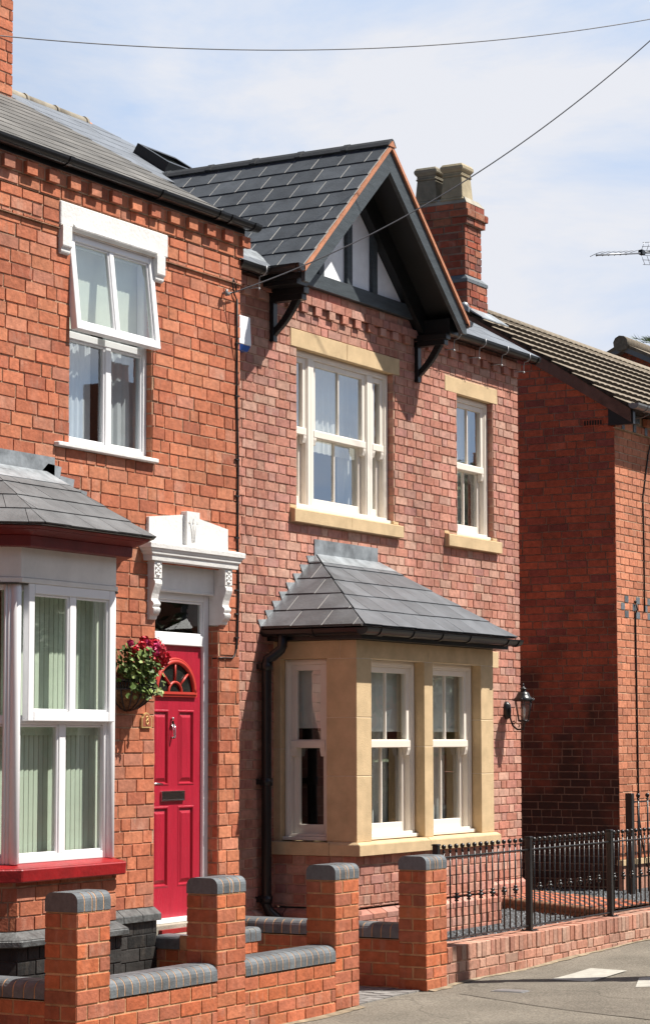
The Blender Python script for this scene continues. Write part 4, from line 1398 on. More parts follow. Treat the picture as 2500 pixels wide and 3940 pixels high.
# --- gable
GX, GZ, GS, GY = 1.68, 6.70, .902, -.36
def gl(x): return GZ - GS * abs(x - GX)
ang = math.atan(GS)
mb = MB(front(.0))
mb.prism([(.40, 5.52), (2.96, 5.52), (2.93, 5.54), (GX, 6.58), (.45, 5.54)], -.05, .012, fn=lambda x, a, b: (a, x, b))
gab = mb.build('gable', 'render', RH)
for a, b in ((1.145, 1.23), (1.615, 1.70), (2.05, 2.135)):
    mb = MB(front(0)); mb.box(a, b, .0125, .047, 5.541, gl((a + b) / 2) - .10)
    mb.build('gable_stud', 'grey_wood', gab, bevel=.002)
mb = MB(front(GY))
mb.box(.45, 2.93, -.359, -.31, 5.42, 5.54)
mb.build('tie_beam', 'grey_wood', gab, bevel=.003)
for s_ in (-1, 1):
    f = lambda x: GX + s_ * (x - GX)
    mb = MB(front(GY))
    mb.prism([(f(.288), 5.302), (f(.288), 5.395), (GX - s_ * .0, GZ - .05), (GX - s_ * .0, GZ - .245), (f(.36), 5.302)], .0225, .058, fn=lambda x, a, b: (a, x, b))
    mb.build('bargeboard', 'grey_wood', gab, bevel=.003)
    mb = MB(front(GY))
    mb.prism([(f(.262), gl(.262) - .006), (GX, GZ - .006), (GX, GZ - .048), (f(.262), gl(.262) - .048)], -.03, .078, fn=lambda x, a, b: (a, x, b))
    mb.build('verge_strip', 'terra', gab, bevel=.004)
    # soffit boards under the overhang
    mb = MB(front(GY))
    mb.prism([(f(.30), gl(.30) - .055), (GX, GZ - .055), (GX, GZ - .075), (f(.30), gl(.30) - .075)], -.36, .022, fn=lambda x, a, b: (a, x, b))
    mb.prism([(f(.42), gl(.42) - .076), (GX, GZ - .076), (GX, GZ - .33), (f(.42), gl(.42) - .29)], -.36, -.27, fn=lambda x, a, b: (a, x, b))
    mb.build('soffit', 'black', gab)
    mb = MB(front(GY))
    mb.hexa([(f(.293), -.36, 5.295), (f(.46), -.36, 5.295), (f(.46), -.021, 5.295), (f(.293), -.021, 5.295)], [(f(.293), -.36, 5.43), (f(.46), -.36, 5.43), (f(.46), -.021, 5.43), (f(.293), -.021, 5.43)])
    mb.hexa([(f(.27), -.6, 5.33), (f(.292), -.6, 5.33), (f(.292), .022, 5.33), (f(.27), .022, 5.33)], [(f(.27), -.6, 5.43), (f(.292), -.6, 5.43), (f(.292), .022, 5.43), (f(.27), .022, 5.43)])
    mb.build('eaves_box', 'black', gab)
    bx = .433 if s_ < 0 else 2.868
    mb = MB(front(0))
    mb.box(bx, bx + .082, .0, .322, 5.245, 5.297)
    mb.box(bx + .004, bx + .078, .0, .302, 5.196, 5.2448)
    mb.box(bx + .004, bx + .066, .006, .042, 4.885, 5.1955)
    n_ = 8
    arcs = []
    for k in range(n_ + 1):
        t_ = k / n_
        d_ = .042 + .225 * t_ ** 1.15 ; z_ = 4.93 + .266 * t_
        arcs.append((d_ + .018 * sin(pi * t_), z_ - .02 * sin(pi * t_)))
    up_ = [(d_ - .06, z_ + .012) for d_, z_ in arcs]
    prof = arcs + [(max(.042, d_), min(5.1955, z_)) for d_, z_ in up_[::-1]]
    for (p, q), (p2, q2) in zip(zip(arcs[:-1], up_[:-1]), zip(arcs[1:], up_[1:])):
        mb.hexa([(bx + .012, *p), (bx + .012, *p2), (bx + .012, *q2), (bx + .012, *q)], [(bx + .058, *p), (bx + .058, *p2), (bx + .058, *q2), (bx + .058, *q)])
    mb.build('gable_bracket', 'black', gab, bevel=.003)
    mb = MB()
    gx = .222 if s_ < 0 else 3.118
    gutter(mb, (gx, -.435, 5.425), (gx, .02, 5.425), .055, bands=[.12])
    mb.build('gable_gutter', 'blackp', gab)
# gable roof slates
mb = MB()
sv = sqrt(1 + GS * GS)
e = .262
slates(mb, (e, -.425, gl(e) - .006), (0, 1, 0), (1 / sv, 0, GS / sv), 2.6, (GX - e) * sv, .255, .232, .008, rnd=R3, gap=.011, lap=.05)
e2 = 2 * GX - e
slates(mb, (e2, -.425, gl(e2) - .006), (0, 1, 0), (-1 / sv, 0, GS / sv), 2.6, (GX - e) * sv, .255, .232, .008, rnd=R3, gap=.005, lap=.05)
mb.build('gable_roof', ['sl_gable', 'under'], RH)
mb = MB()
y = -.44
k = 0
while y < 2.0:
    rr = .0
    prof = [(-.115, -.105), (-.075, -.05), (-.035, -.012), (0, .0), (.035, -.012), (.075, -.05), (.115, -.105), (.10, -.112), (.0, -.02), (-.10, -.112)]
    mb.prism([(a * .62, b * .62 + .036) for a, b in prof], y, y + .446, 0, fn=lambda x, a, b: (GX + a, x, GZ + b))
    mb.prism([(a * .66, b * .62 + .042) for a, b in prof], y + .40, y + .449, 0, fn=lambda x, a, b: (GX + a, x, GZ + b))
    y += .45; k += 1
mb.prism([(-.05, -.035), (0, .016), (.05, -.035)], -.4455, -.425, 1, fn=lambda x, a, b: (GX + a, x, GZ + b))
mb.build('gable_ridge', ['ridge', 'terra'], RH, bevel=.003)
# main roof behind the gable
mb = MB()
ms = .652
mp_ = math.atan(ms)
def mz(y): return 5.42 + ms * (y + .15)
def skip(p): 
    return (abs(p.x - GX) < 1.38 and p.z < gl(p.x) - .04)
slates(mb, (-.24, -.17, mz(-.17) - .004), (1, 0, 0), (0, cos(mp_), sin(mp_)), 5.5, 3.05 / cos(mp_), .30, .215, .005, rnd=R3, skip=skip, gap=.003, lift=.009)
o_ = mb
clip = [(Vector((4.97, 0, 0)), Vector((1, 1, 0)).normalized())]
mb.build('main_roof', ['sl_main', 'under'], RH, clips=clip)
mb = MB()
mb.face([(5.12, -.15, 5.42), (5.12, 6.2, 5.42), (2.07, 2.95, 7.41)])
mb.face([(-.3, 6.0, 5.42), (5.12, 6.2, 5.42), (2.07, 2.95, 7.41), (-.3, 2.95, 7.41)])
x = -.3
while x < 1.7:
    mb.tube([(x, 2.9, 7.375), (x + .44, 2.9, 7.375)], .06, 10, 1)
    mb.tube([(x + .42, 2.9, 7.375), (x + .455, 2.9, 7.375)], .068, 10, 1)
    x += .45
mb.tube([(1.955, 2.9, 7.37), (2.02, 2.88, 7.36)], [.055, .04], 8, 2)
mb.build('rear_roof', ['sl_main', 'ridge_old', 'terra'], RH)
mb = MB()
c = Vector((2.12, 2.10, mz(2.10)))
U, Vv, N = Vector((1, 0, 0)), Vector((0, cos(mp_), sin(mp_))), Vector((0, -sin(mp_), cos(mp_)))
q = lambda u, v, n: c + U * u + Vv * v + N * n
def obx(u0, u1, v0, v1, n0, n1, m=0):
    mb.hexa([q(u0, v0, n0), q(u1, v0, n0), q(u1, v1, n0), q(u0, v1, n0)], [q(u0, v0, n1), q(u1, v0, n1), q(u1, v1, n1), q(u0, v1, n1)], m)
obx(-.30, .30, -.20, -.14, .0, .10); obx(-.30, .30, .14, .20, .0, .10); obx(-.30, -.24, -.14, .14, .0, .10); obx(.24, .30, -.14, .14, .0, .10)
obx(-.24, .24, -.14, .14, .06, .07, 1)
mb.build('roof_window', ['black', 'dglass'], RH)
# gutters, fascia, brackets
mb = MB()
gutter(mb, (-.22, -.125, 5.405), (.165, -.125, 5.405), .055)
mb.box(-.25, .30, -.075, -.043, 5.355, 5.43)
mb.face([(-.22, -.10, 5.452), (.36, -.10, 5.452), (.44, .12, 5.62), (-.22, .12, 5.60)], 1)
mb.build('gutter', ['blackp', 'lead'], RH)
mb = MB()
gutter(mb, (3.175, -.125, 5.405), (5.14, -.125, 5.405), .055, bands=[.985])
mb.box(3.07, 5.03, -.075, -.043, 5.365, 5.43)
mb.build('gutter', ['blackp', 'lead'], RH)
for x in (.10, 3.42, 3.93, 4.40, 4.88):
    mb = MB()
    mb.tube([(x, -.185, 5.412), (x, -.187, 5.37), (x, -.165, 5.342), (x, -.125, 5.335), (x, -.118, 5.30), (x, -.118, 5.235)], .005, 6)
    mb.tube([(x - .0, -.004, 5.25), (x, -.118, 5.25)], .005, 6)
    mb.ball((x, -.118, 5.238), .011, 6)
    mb.build('gutter_bracket', 'galv', RH)
# --- sandstone bay
JG = .0022
R4 = random.Random(9)
mb = MB()
yF, x0, x1 = -.745, .50, 2.87
def blocks(x0, x1, ya, yb, z0, z1, cuts=()):
    zz = [z0, *cuts, z1]
    for a, b in zip(zz[:-1], zz[1:]):
        mb.box(x0, x1, ya, yb, a + JG, b - JG)
blocks(x0, .735, yF, -.48, .995, 2.39, (1.495, 1.94))
blocks(2.635, x1, yF, -.48, .995, 2.39, (1.488, 1.934))
blocks(1.61, 1.76, yF, -.60, .995, 2.39, (1.717,))
blocks(x0, .66, -.07, -.004, .995, 2.39, (1.7,))
blocks(2.71, x1, -.48, -.004, .995, 2.39, (1.5, 1.94))
mb.box(x0, 1.68 - JG, yF, -.60, 2.392, 2.53); mb.box(1.68 + JG, x1, yF, -.60, 2.392, 2.53)
mb.box(x0, .66, -.60 + JG, -.004, 2.392, 2.53); mb.box(2.71, x1, -.60 + JG, -.004, 2.392, 2.53)
def sillblock(a, b, c, d):
    mb.box(a, b, c, d, .893, .975)
    mb.hexa([(a, c, .9752), (b, c, .9752), (b, d, .9752), (a, d, .9752)], [(a + .02, c + .03, .995), (b - .02, c + .03, .995), (b - .0, d, .995), (a + .02, d, .995)])
sillblock(.462, 1.62 - JG, -.79, -.52); sillblock(1.62 + JG, 2.908, -.79, -.52)
mb.box(.462, .70, -.52 + JG, -.004, .893, .992); mb.box(2.70, 2.908, -.52 + JG, -.004, .893, .992)
for q in ((x0 + .003, .732, yF + .003, -.483), (2.638, x1 - .003, yF + .003, -.483), (1.613, 1.757, yF + .003, -.603), (x0 + .003, .657, -.067, -.006)):
    mb.box(*q, .98, 2.40, 1)
mb.box(x0 + .003, x1 - .003, yF + .003, -.603, 2.391, 2.527, 1); mb.box(x0 + .003, .657, -.61, -.006, 2.394, 2.526, 1)
mb.box(.465, 2.905, -.787, -.53, .895, .972, 1)
MT['stone_joint'] = mat('stone_joint', (.72, .62, .47), .9, .08, 20)
rbay = mb.build('bay_window', ['stone', 'stone_joint'], RH, bevel=.003)
mb = MB(front(-.732))
wall(mb, .503, 2.867, .50, .893, [], L3, H3, D3, 'flemish', .893 - H3 * 6, .0095, .006, R4, ext=.005)
mb.T = left(.503); wall(mb, -.732, -.0, .50, .893, [], L3, H3, D3, 'flemish', .893 - H3 * 6, .0095, .006, R4, ext=.005)
mb.T = right(2.867); wall(mb, -.732, -.0, .50, .893, [], L3, H3, D3, 'flemish', .893 - H3 * 6, .0095, .006, R4, ext=.005)
plinth_bits(mb, front(-.732), .46, 2.91, .052)
plinth_bits(mb, left(.503), -.784, 0, .048)
plinth_bits(mb, right(2.867), -.784, 0, .048)
mb.build('bay_brick_base', ['b_right', 'mortar_r'], rbay)
for a, b in ((.737, 1.608), (1.762, 2.633)):
    sash_set(rbay, front(-.655), a, b, 1.0, 2.39, 1.722, [(a + .05, b - .05)], 'glass_b', pname='sub')
sash_set(rbay, left(.565), -.478, -.072, 1.0, 2.39, 1.722, [(-.44, -.11)], 'glass_b', ow=.04, pname='sub', bars=False)
for a, b in ((.78, 1.56), (1.80, 2.59)):
    mb = MB(front(-.53)); mb.box(a, b + .06, -.006, 0, 1.86, 2.37); mb.box(a, b + .06, -.010, .010, 1.835, 1.865)
    mb.build('roller_blind', 'roman', rbay)
    curtain(rbay, front(-.42), b - .2, b, 1.0, 2.36, seed=int(a * 10), m='roman')
mb = MB(left(.68)); mb.box(-.46, -.09, -.006, 0, 1.86, 2.37)
mb.build('roller_blind', 'roman', rbay)
# black soffit, fascia and gutters of the bay
mb = MB()
mb.box(.405, 2.965, -.845, -.002, 2.532, 2.60)
mb.build('bay_fascia', 'black', rbay)
mb = MB()
gutter(mb, (.30, -.905, 2.612), (3.035, -.905, 2.612), .052, bands=[.085, .10, .28, .46, .64, .90, .975])
gutter(mb, (.352, -.90, 2.612), (.352, -.0, 2.612), .052, bands=[.5])
gutter(mb, (2.985, -.90, 2.612), (2.985, -.0, 2.612), .052)
mb.build('bay_gutter', 'blackp', rbay)
mb = MB()
e1, e2, t1, t2 = Vector((.315, -.915, 2.628)), Vector((2.995, -.915, 2.628)), Vector((1.16, -.0, 3.25)), Vector((2.21, 0, 3.25))
w1, w2 = Vector((.315, 0, 2.628)), Vector((2.995, 0, 2.628))
roof_face(mb, e1, e2, t2, t1, .275, .228, R4)
roof_face(mb, w1, e1, t1, t1, .275, .228, R4, gap=.009)
roof_face(mb, e2, w2, t2, t2, .275, .228, R4)
mb.face([w1, e1, e2, w2], 1)
mb.build('bay_roof', ['sl_bay', 'under'], rbay, fix=False)
mb = MB()
n_ = Vector((0, -.56, .83)) * .013
d1, d2 = (e1 - t1), (e2 - t2)
mb.hexa([t1 + n_, t2 + n_, t2 + d2 * .13 + n_, t1 + d1 * .13 + n_], [t1 + n_ * 1.3, t2 + n_ * 1.3, t2 + d2 * .13 + n_ * 1.3, t1 + d1 * .13 + n_ * 1.3])
m_ = Vector((-.6, 0, .8)) * .012
mb.hexa([t1 + m_, t1 + d1 * .13 + m_, t1 + (w1 - t1) * .13 + m_], [t1 + m_ * 1.3, t1 + d1 * .13 + m_ * 1.3, t1 + (w1 - t1) * .13 + m_ * 1.3])
mb.box(1.125, 2.18, -.014, -.006, 3.235, 3.378)
nst = 8
for tA, wA, s_ in ((t1, w1, 1), (t2, w2, -1)):
    for k in range(nst):
        p, q_ = tA.lerp(wA, k / nst), tA.lerp(wA, (k + 1) / nst)
        mb.prism([(p.x, p.z - .01), (q_.x, q_.z - .01), (q_.x - s_ * .055, q_.z + .065), (p.x - s_ * .03, q_.z + .072)], -.012, -.007, fn=lambda x, a, b: (a, x, b))
mb.build('lead_flashing', 'lead', rbay)
mb = MB()
dp = [(.355, -.175, 2.575), (.355, -.175, 2.49), (.350, -.165, 2.462), (.325, -.10, 2.405), (.30, -.075, 2.385), (.295, -.07, 2.34), (.295, -.07, 1.5), (.295, -.07, .52), (.31, -.085, .47), (.34, -.14, .42), (.35, -.17, .38), (.35, -.175, .30)]
mb.tube(dp, .040, 12)
for z in (2.33, 1.45, .56):
    mb.tube([(.295, -.07, z - .03), (.295, -.07, z + .03)], .048, 12)
    mb.box(.245, .345, -.05, -.002, z - .02, z + .02)
mb.build('downpipe', 'blackp', RH)
mb = MB()
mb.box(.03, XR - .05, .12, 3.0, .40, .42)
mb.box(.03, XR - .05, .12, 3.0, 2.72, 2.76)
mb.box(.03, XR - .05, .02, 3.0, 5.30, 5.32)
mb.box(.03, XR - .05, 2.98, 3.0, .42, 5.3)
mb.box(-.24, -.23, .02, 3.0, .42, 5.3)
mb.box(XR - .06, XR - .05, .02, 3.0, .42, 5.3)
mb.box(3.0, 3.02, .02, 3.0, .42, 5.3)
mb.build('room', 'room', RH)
# ---- things fixed to it
al = thing('burglar_alarm', 'white burglar alarm box with a blue base high on the pinkish brick', 'alarm box', (-.08, -.006, 4.735))
mb = MB()
mb.hexa([(-.21, -.006, 4.782), (.05, -.006, 4.782), (.042, -.085, 4.782), (-.20, -.085, 4.782)], [(-.21, -.006, 5.01), (.05, -.006, 5.01), (.042, -.075, 5.006), (-.20, -.075, 5.006)])
mb.build('cover', 'alarm', al, bevel=.004)
mb = MB()
mb.hexa([(-.19, -.006, 4.738), (.03, -.006, 4.738), (.02, -.065, 4.735), (-.18, -.065, 4.735)], [(-.208, -.006, 4.781), (.048, -.006, 4.781), (.04, -.083, 4.781), (-.198, -.083, 4.781)])
mb.build('base', 'alarmb', al, bevel=.004)
lx, ly = 4.655, -.185
la = thing('wall_lantern', 'black coach lantern with clear glass on a scrolled wall bracket', 'lantern', (4.655, -.006, 1.96))
mb = MB()
mb.lathe([(.0, 1.955), (.02, 1.958), (.045, 1.985), (.05, 2.04), (.045, 2.095), (.025, 2.12), (.001, 2.125)], 4.655, -.008, 14)
mb.tube([(4.655, -.02, 2.05), (4.655, -.05, 2.03), (4.655, -.05, 1.97), (4.655, -.075, 1.90), (4.655, -.12, 1.865), (4.655, -.165, 1.865), (lx, ly, 1.878)], .009, 8)
mb.tube([(4.655, -.075, 1.925), (4.655, -.09, 1.915), (4.655, -.10, 1.93), (4.655, -.09, 1.945), (4.655, -.075, 1.935)], .005, 6)
mb.tube([(4.655, -.125, 1.89), (4.655, -.14, 1.885), (4.655, -.145, 1.90), (4.655, -.135, 1.91)], .005, 6)
mb.lathe([(.003, 1.853), (.009, 1.865), (.006, 1.882), (.014, 1.9), (.02, 1.93), (.05, 1.938), (.052, 1.95), (.002, 1.951)], lx, ly, 12)
mb.build('bracket', 'iron', la)
hexr = lambda r, z, k: (lx + r * cos(k * pi / 3 + .3), ly + r * sin(k * pi / 3 + .3), z)
mb = MB()
for k in range(6):
    mb.tube([hexr(.05, 1.948, k), hexr(.083, 2.128, k)], .0042, 6)
    mb.tube([hexr(.083, 2.128, k), hexr(.083, 2.128, k + 1)], .005, 6)
    mb.tube([hexr(.05, 1.948, k), hexr(.05, 1.948, k + 1)], .005, 6)
    mb.tube([hexr(.085, 2.13, k), hexr(.108, 2.135, k), hexr(.104, 2.15, k)], .005, 6)
mb.build('cage', 'iron', la)
mb = MB()
mb.lathe([(.095, 2.128), (.098, 2.14), (.07, 2.165), (.058, 2.19), (.05, 2.205), (.03, 2.215), (.024, 2.222), (.024, 2.235), (.04, 2.238), (.026, 2.246), (.014, 2.255), (.008, 2.265), (.011, 2.274), (.007, 2.284), (.001, 2.292)], lx, ly, 14)
mb.build('cap', 'iron', la)
mb = MB()
for k in range(6):
    mb.face([hexr(.047, 1.952, k), hexr(.047, 1.952, k + 1), hexr(.08, 2.126, k + 1), hexr(.08, 2.126, k)])
mb.build('glass', 'lampglass', la)
mb = MB()
mb.lathe([(.012, 1.952), (.012, 1.985), (.016, 1.99), (.018, 2.02), (.019, 2.05), (.01, 2.075), (.001, 2.08)], lx, ly, 10)
mb.build('bulb', 'bulb', la)

# ================================================================ neighbour across the alley
NH = thing('neighbour_house', 'brick house beyond the alley with a brown tiled roof and a dark shaded gable end', 'house', (10.5, 2.2, .24))
R5 = random.Random(31)
XN = 7.32
def nz(y): return 5.20 + .62 * (y + .2)
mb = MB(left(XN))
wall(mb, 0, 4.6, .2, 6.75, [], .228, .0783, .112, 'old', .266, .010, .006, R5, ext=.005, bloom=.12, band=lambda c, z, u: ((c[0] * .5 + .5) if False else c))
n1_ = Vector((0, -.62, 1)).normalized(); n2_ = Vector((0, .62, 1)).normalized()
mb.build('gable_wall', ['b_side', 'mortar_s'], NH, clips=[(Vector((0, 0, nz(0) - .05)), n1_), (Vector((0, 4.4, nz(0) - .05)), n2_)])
mb = MB(front(0))
ZN = .545
wall(mb, XN, 15, ZN, 5.0, [], .228, .0783, .112, 'stretcher', 3.19 - .0783 * 40, .010, .006, R5, ext=.005, bloom=.2)
for r, off in ((0, .055), (1, -.045), (2, .055)):
    z = 3.19 - .0783 * r
    for k in range(20):
        x = 7.47 + off + .228 * 1.35 * k
        mb.box(x, x + .10, 0, .0085, z + .004, z + .072, 2, (.5, R5.random(), 0))
mb.T = front(-.03); wall(mb, XN - .03, 15, 5.0, 5.08, [], .228, .078, .112, 'stretcher', 5.0, .010, .006, R5, ext=.005)
for k in range(30):
    x = 7.44 + .31 * k
    mb.box(x, x + .07, 0, .012, 5.0, 5.078, 2, (.5, R5.random(), 0))
    mb.box(x - .03, x + .08, 0, .05, 5.09, 5.17, 2 if k % 2 else 0, (.5, R5.random(), 0))
mb.T = None
mb.box(XN - .03, 15, -.03, .0, 4.995, 5.001, 1)
mb.box(XN, 15, -.02, .05, 5.08, 5.19, 1)
mb.build('front_wall', ['b_neigh', 'mortar_n', 'blue'], NH)
mb = MB()
mb.box(XN - .03, 15, -.05, .02, .49, ZN)
mb.box(XN - .01, 15, -.03, .02, .16, .488, 1, (.3, .3, 0))
mb.build('plinth', ['stone', 'b_low'], NH)
# interlocking tiles: wavy courses with thick butts
mb = MB()
np_ = math.atan(.62)
Vn, Nn = Vector((0, cos(np_), sin(np_))), Vector((0, -sin(np_), cos(np_)))
for r in range(10):
    O = Vector((XN - .10, -.26, nz(-.26))) + Vn * (.272 * r)
    nseg = 160
    ux = 8.0 / nseg
    row = []
    for i in range(nseg + 1):
        u = i * ux
        w_ = .008 * abs(sin(pi * u / .15)) ** .7
        a = O + Vector((u, 0, 0)) + Nn * (.046 + w_)
        row.append((mb.pt(a), mb.pt(O + Vector((u, 0, 0)) + Vn * .33 + Nn * (.002 + w_)), mb.pt(O + Vector((u, 0, 0)) - Nn * .014)))
    for i in range(nseg):
        c = (R5.random(), .3 + .5 * ((i // 4 * 37 + r * 17) % 10) / 10, 0)
        mb.idx([row[i][0], row[i + 1][0], row[i + 1][1], row[i][1]], 0, c)
        mb.idx([row[i][2], row[i + 1][2], row[i + 1][0], row[i][0]], 1, c)
    mb.idx([row[0][0], row[0][1], row[0][2]], 1)
yr_ = -.26 + .272 * 9.1 * cos(np_)
mb.face([(XN - .1, 4.6, nz(-.2)), (15, 4.6, nz(-.2)), (15, yr_, nz(yr_)), (XN - .1, yr_, nz(yr_))], 0)
mb.tube([(XN - .1, yr_ + .05, nz(yr_) + .0), (15, yr_ + .05, nz(yr_) + .0)], .10, 10, 0)
mb.build('roof', ['ctile', 'ctile_d'], NH)
mb = MB(left(XN - .06))
mb.prism([(-.22, nz(-.22) + .005), (yr_, nz(yr_) + .005), (yr_, nz(yr_) - .13), (-.22, nz(-.22) - .15)], 0, .03, fn=lambda x, a, b: (a, x, b))
mb.build('bargeboard', 'brown', NH)
mb = MB()
gutter(mb, (7.20, -.27, 5.225), (15, -.27, 5.225), .058, bands=[.035])
mb.tube([(7.62, -.27, 5.16), (7.62, -.20, 5.13), (7.62, -.04, 5.12)], .006, 6)
mb.build('gutter', 'grey', NH)
mb = MB()
mb.box(XN - .02, 15, -.2, -.03, 5.18, 5.215)
mb.box(XN - .06, XN - .005, -.24, .04, 5.02, 5.24)
mb.build('fascia', 'black', NH)
mb = MB(left(XN - .005)); mb.box(.12, .34, 0, .012, 5.03, 5.10)
for k in range(7):
    mb.box(.13 + k * .03, .148 + k * .03, .012, .016, 5.04, 5.09, 1)
o = mb.build('air_brick', ['b_side', 'dark'], NH)
# chimney
mb = MB(left(7.25))
wall(mb, 1.655, 2.45, 5.9, 6.70, [], .228, .0795, .112, 'old', 6.06, .012, .007, R5, ext=.005, jit=.0045)
mb.T = front(1.655); wall(mb, 7.25, 7.735, 5.9, 6.70, [], .228, .0795, .112, 'flemish', 6.06, .012, .007, R5, ext=.005, jit=.0045)
mb.T = left(7.275); wall(mb, 1.69, 2.42, 6.74, 7.34, [], .228, .0795, .112, 'old', 6.78, .012, .007, R5, ext=.005, jit=.0045)
mb.T = front(1.69); wall(mb, 7.275, 7.66, 6.74, 7.34, [], .228, .0795, .112, 'flemish', 6.78, .012, .007, R5, ext=.005, jit=.0045)
mb.T = left(7.26); wall(mb, 1.66, 2.45, 7.34, 7.42, [], .228, .079, .112, 'old', 7.34, .010, .006, R5, ext=.005, jit=.0045)
mb.T = front(1.66); wall(mb, 7.26, 7.70, 7.34, 7.42, [], .228, .079, .112, 'old', 7.34, .010, .006, R5, ext=.005, jit=.0045)
mb.T = left(7.235); wall(mb, 1.635, 2.48, 7.42, 7.50, [], .228, .079, .112, 'old', 7.42, .010, .006, R5, ext=.005, jit=.0045)
mb.T = front(1.635); wall(mb, 7.235, 7.735, 7.42, 7.50, [], .228, .079, .112, 'old', 7.42, .010, .006, R5, ext=.005, jit=.0045)
mb.T = left(7.25); wall(mb, 1.66, 2.45, 7.50, 7.575, [], .228, .075, .112, 'old', 7.5, .010, .006, R5, ext=.005, jit=.0045)
mb.T = front(1.66); wall(mb, 7.25, 7.70, 7.50, 7.575, [], .228, .075, .112, 'old', 7.5, .010, .006, R5, ext=.005, jit=.0045)
mb.T = None
mb.box(7.252, 7.73, 1.66, 2.45, 5.9, 6.70, 1)
mb.box(7.28, 7.655, 1.695, 2.42, 6.7, 7.57, 1)
mb.box(7.265, 7.69, 1.665, 2.44, 7.338, 7.42, 1)
mb.box(7.24, 7.73, 1.64, 2.475, 7.419, 7.50, 1)
mb.hexa([(7.24, 1.645, 6.70), (7.745, 1.645, 6.70), (7.745, 2.46, 6.70), (7.24, 2.46, 6.70)], [(7.24, 1.645, 6.735), (7.745, 1.645, 6.735), (7.745, 2.46, 6.735), (7.24, 2.46, 6.735)], 2, (.5, .4, 0))
mb.hexa([(7.24, 1.645, 6.7352), (7.745, 1.645, 6.7352), (7.745, 2.46, 6.7352), (7.24, 2.46, 6.7352)], [(7.275, 1.69, 6.785), (7.66, 1.69, 6.785), (7.66, 2.42, 6.785), (7.275, 2.42, 6.785)], 2, (.5, .6, 0))
mb.hexa([(7.25, 1.655, 7.575), (7.70, 1.655, 7.575), (7.70, 2.45, 7.575), (7.25, 2.45, 7.575)], [(7.27, 1.69, 7.64), (7.62, 1.69, 7.64), (7.62, 2.40, 7.64), (7.27, 2.40, 7.64)], 3)
ch = mb.build('chimney', ['b_chim', 'mortar_s', 'blue', 'conc'], NH)
for yc, m_ in ((1.835, 'pot'), (2.155, 'pot_d')):
    mb = MB(); xc = 7.385
    def sq(h, z): return [(xc - h, yc - h, z), (xc + h, yc - h, z), (xc + h, yc + h, z), (xc - h, yc + h, z)]
    st = [(.142, 7.615), (.130, 7.64), (.112, 7.875), (.124, 7.880), (.124, 7.892), (.114, 7.90), (.116, 7.925), (.138, 7.955), (.140, 7.985), (.118, 8.018)]
    for (h0, z0_), (h1, z1_) in zip(st[:-1], st[1:]):
        mb.hexa(sq(h0, z0_), sq(h1, z1_))
    mb.build('chimney_pot', m_, ch, bevel=.005)
mb = MB()
mb.prism([(1.60, nz(1.60) + .03), (2.5, nz(2.5) + .03), (2.5, nz(2.5) + .075), (1.60, nz(1.60) + .085)], 7.17, 7.25, fn=lambda x, a, b: (x, a, b))
for k in range(5):
    mb.ball((7.2, 1.66 + k * .17, nz(1.66 + k * .17) + .065), .05, 7)
mb.hexa([(7.2, 1.45, nz(1.45) + .05), (7.85, 1.45, nz(1.45) + .05), (7.85, 1.66, nz(1.66) + .05), (7.2, 1.66, nz(1.66) + .05)], [(7.2, 1.45, nz(1.45) + .062), (7.85, 1.45, nz(1.45) + .062), (7.85, 1.66, nz(1.66) + .075), (7.2, 1.66, nz(1.66) + .075)])
mb.build('chimney_flashing', 'lead', NH)
mb = MB()
mb.tube([(8.26, -.03, 4.97), (8.2, -.016, 4.8), (8.04, -.016, 4.33), (8.05, -.016, 3.85), (8.043, -.016, 3.116)], .008, 6)
tag(mb.build('hanging_cable', 'cable'), 'loose black cable end hanging down the sunlit neighbouring brick front', 'cable')
mb = MB()
mb.tube([(7.80, -.02, 3.20), (7.81, -.03, 3.13), (7.785, -.016, 3.08), (7.793, -.016, 2.25), (7.80, -.016, 1.0), (7.84, -.03, .72), (7.92, -.05, .45)], .009, 6)
mb.ball((7.785, -.02, 3.21), .016, 6)
tag(mb.build('hanging_cable', 'cable'), 'long black cable running down the neighbouring brick front to the ground', 'cable')
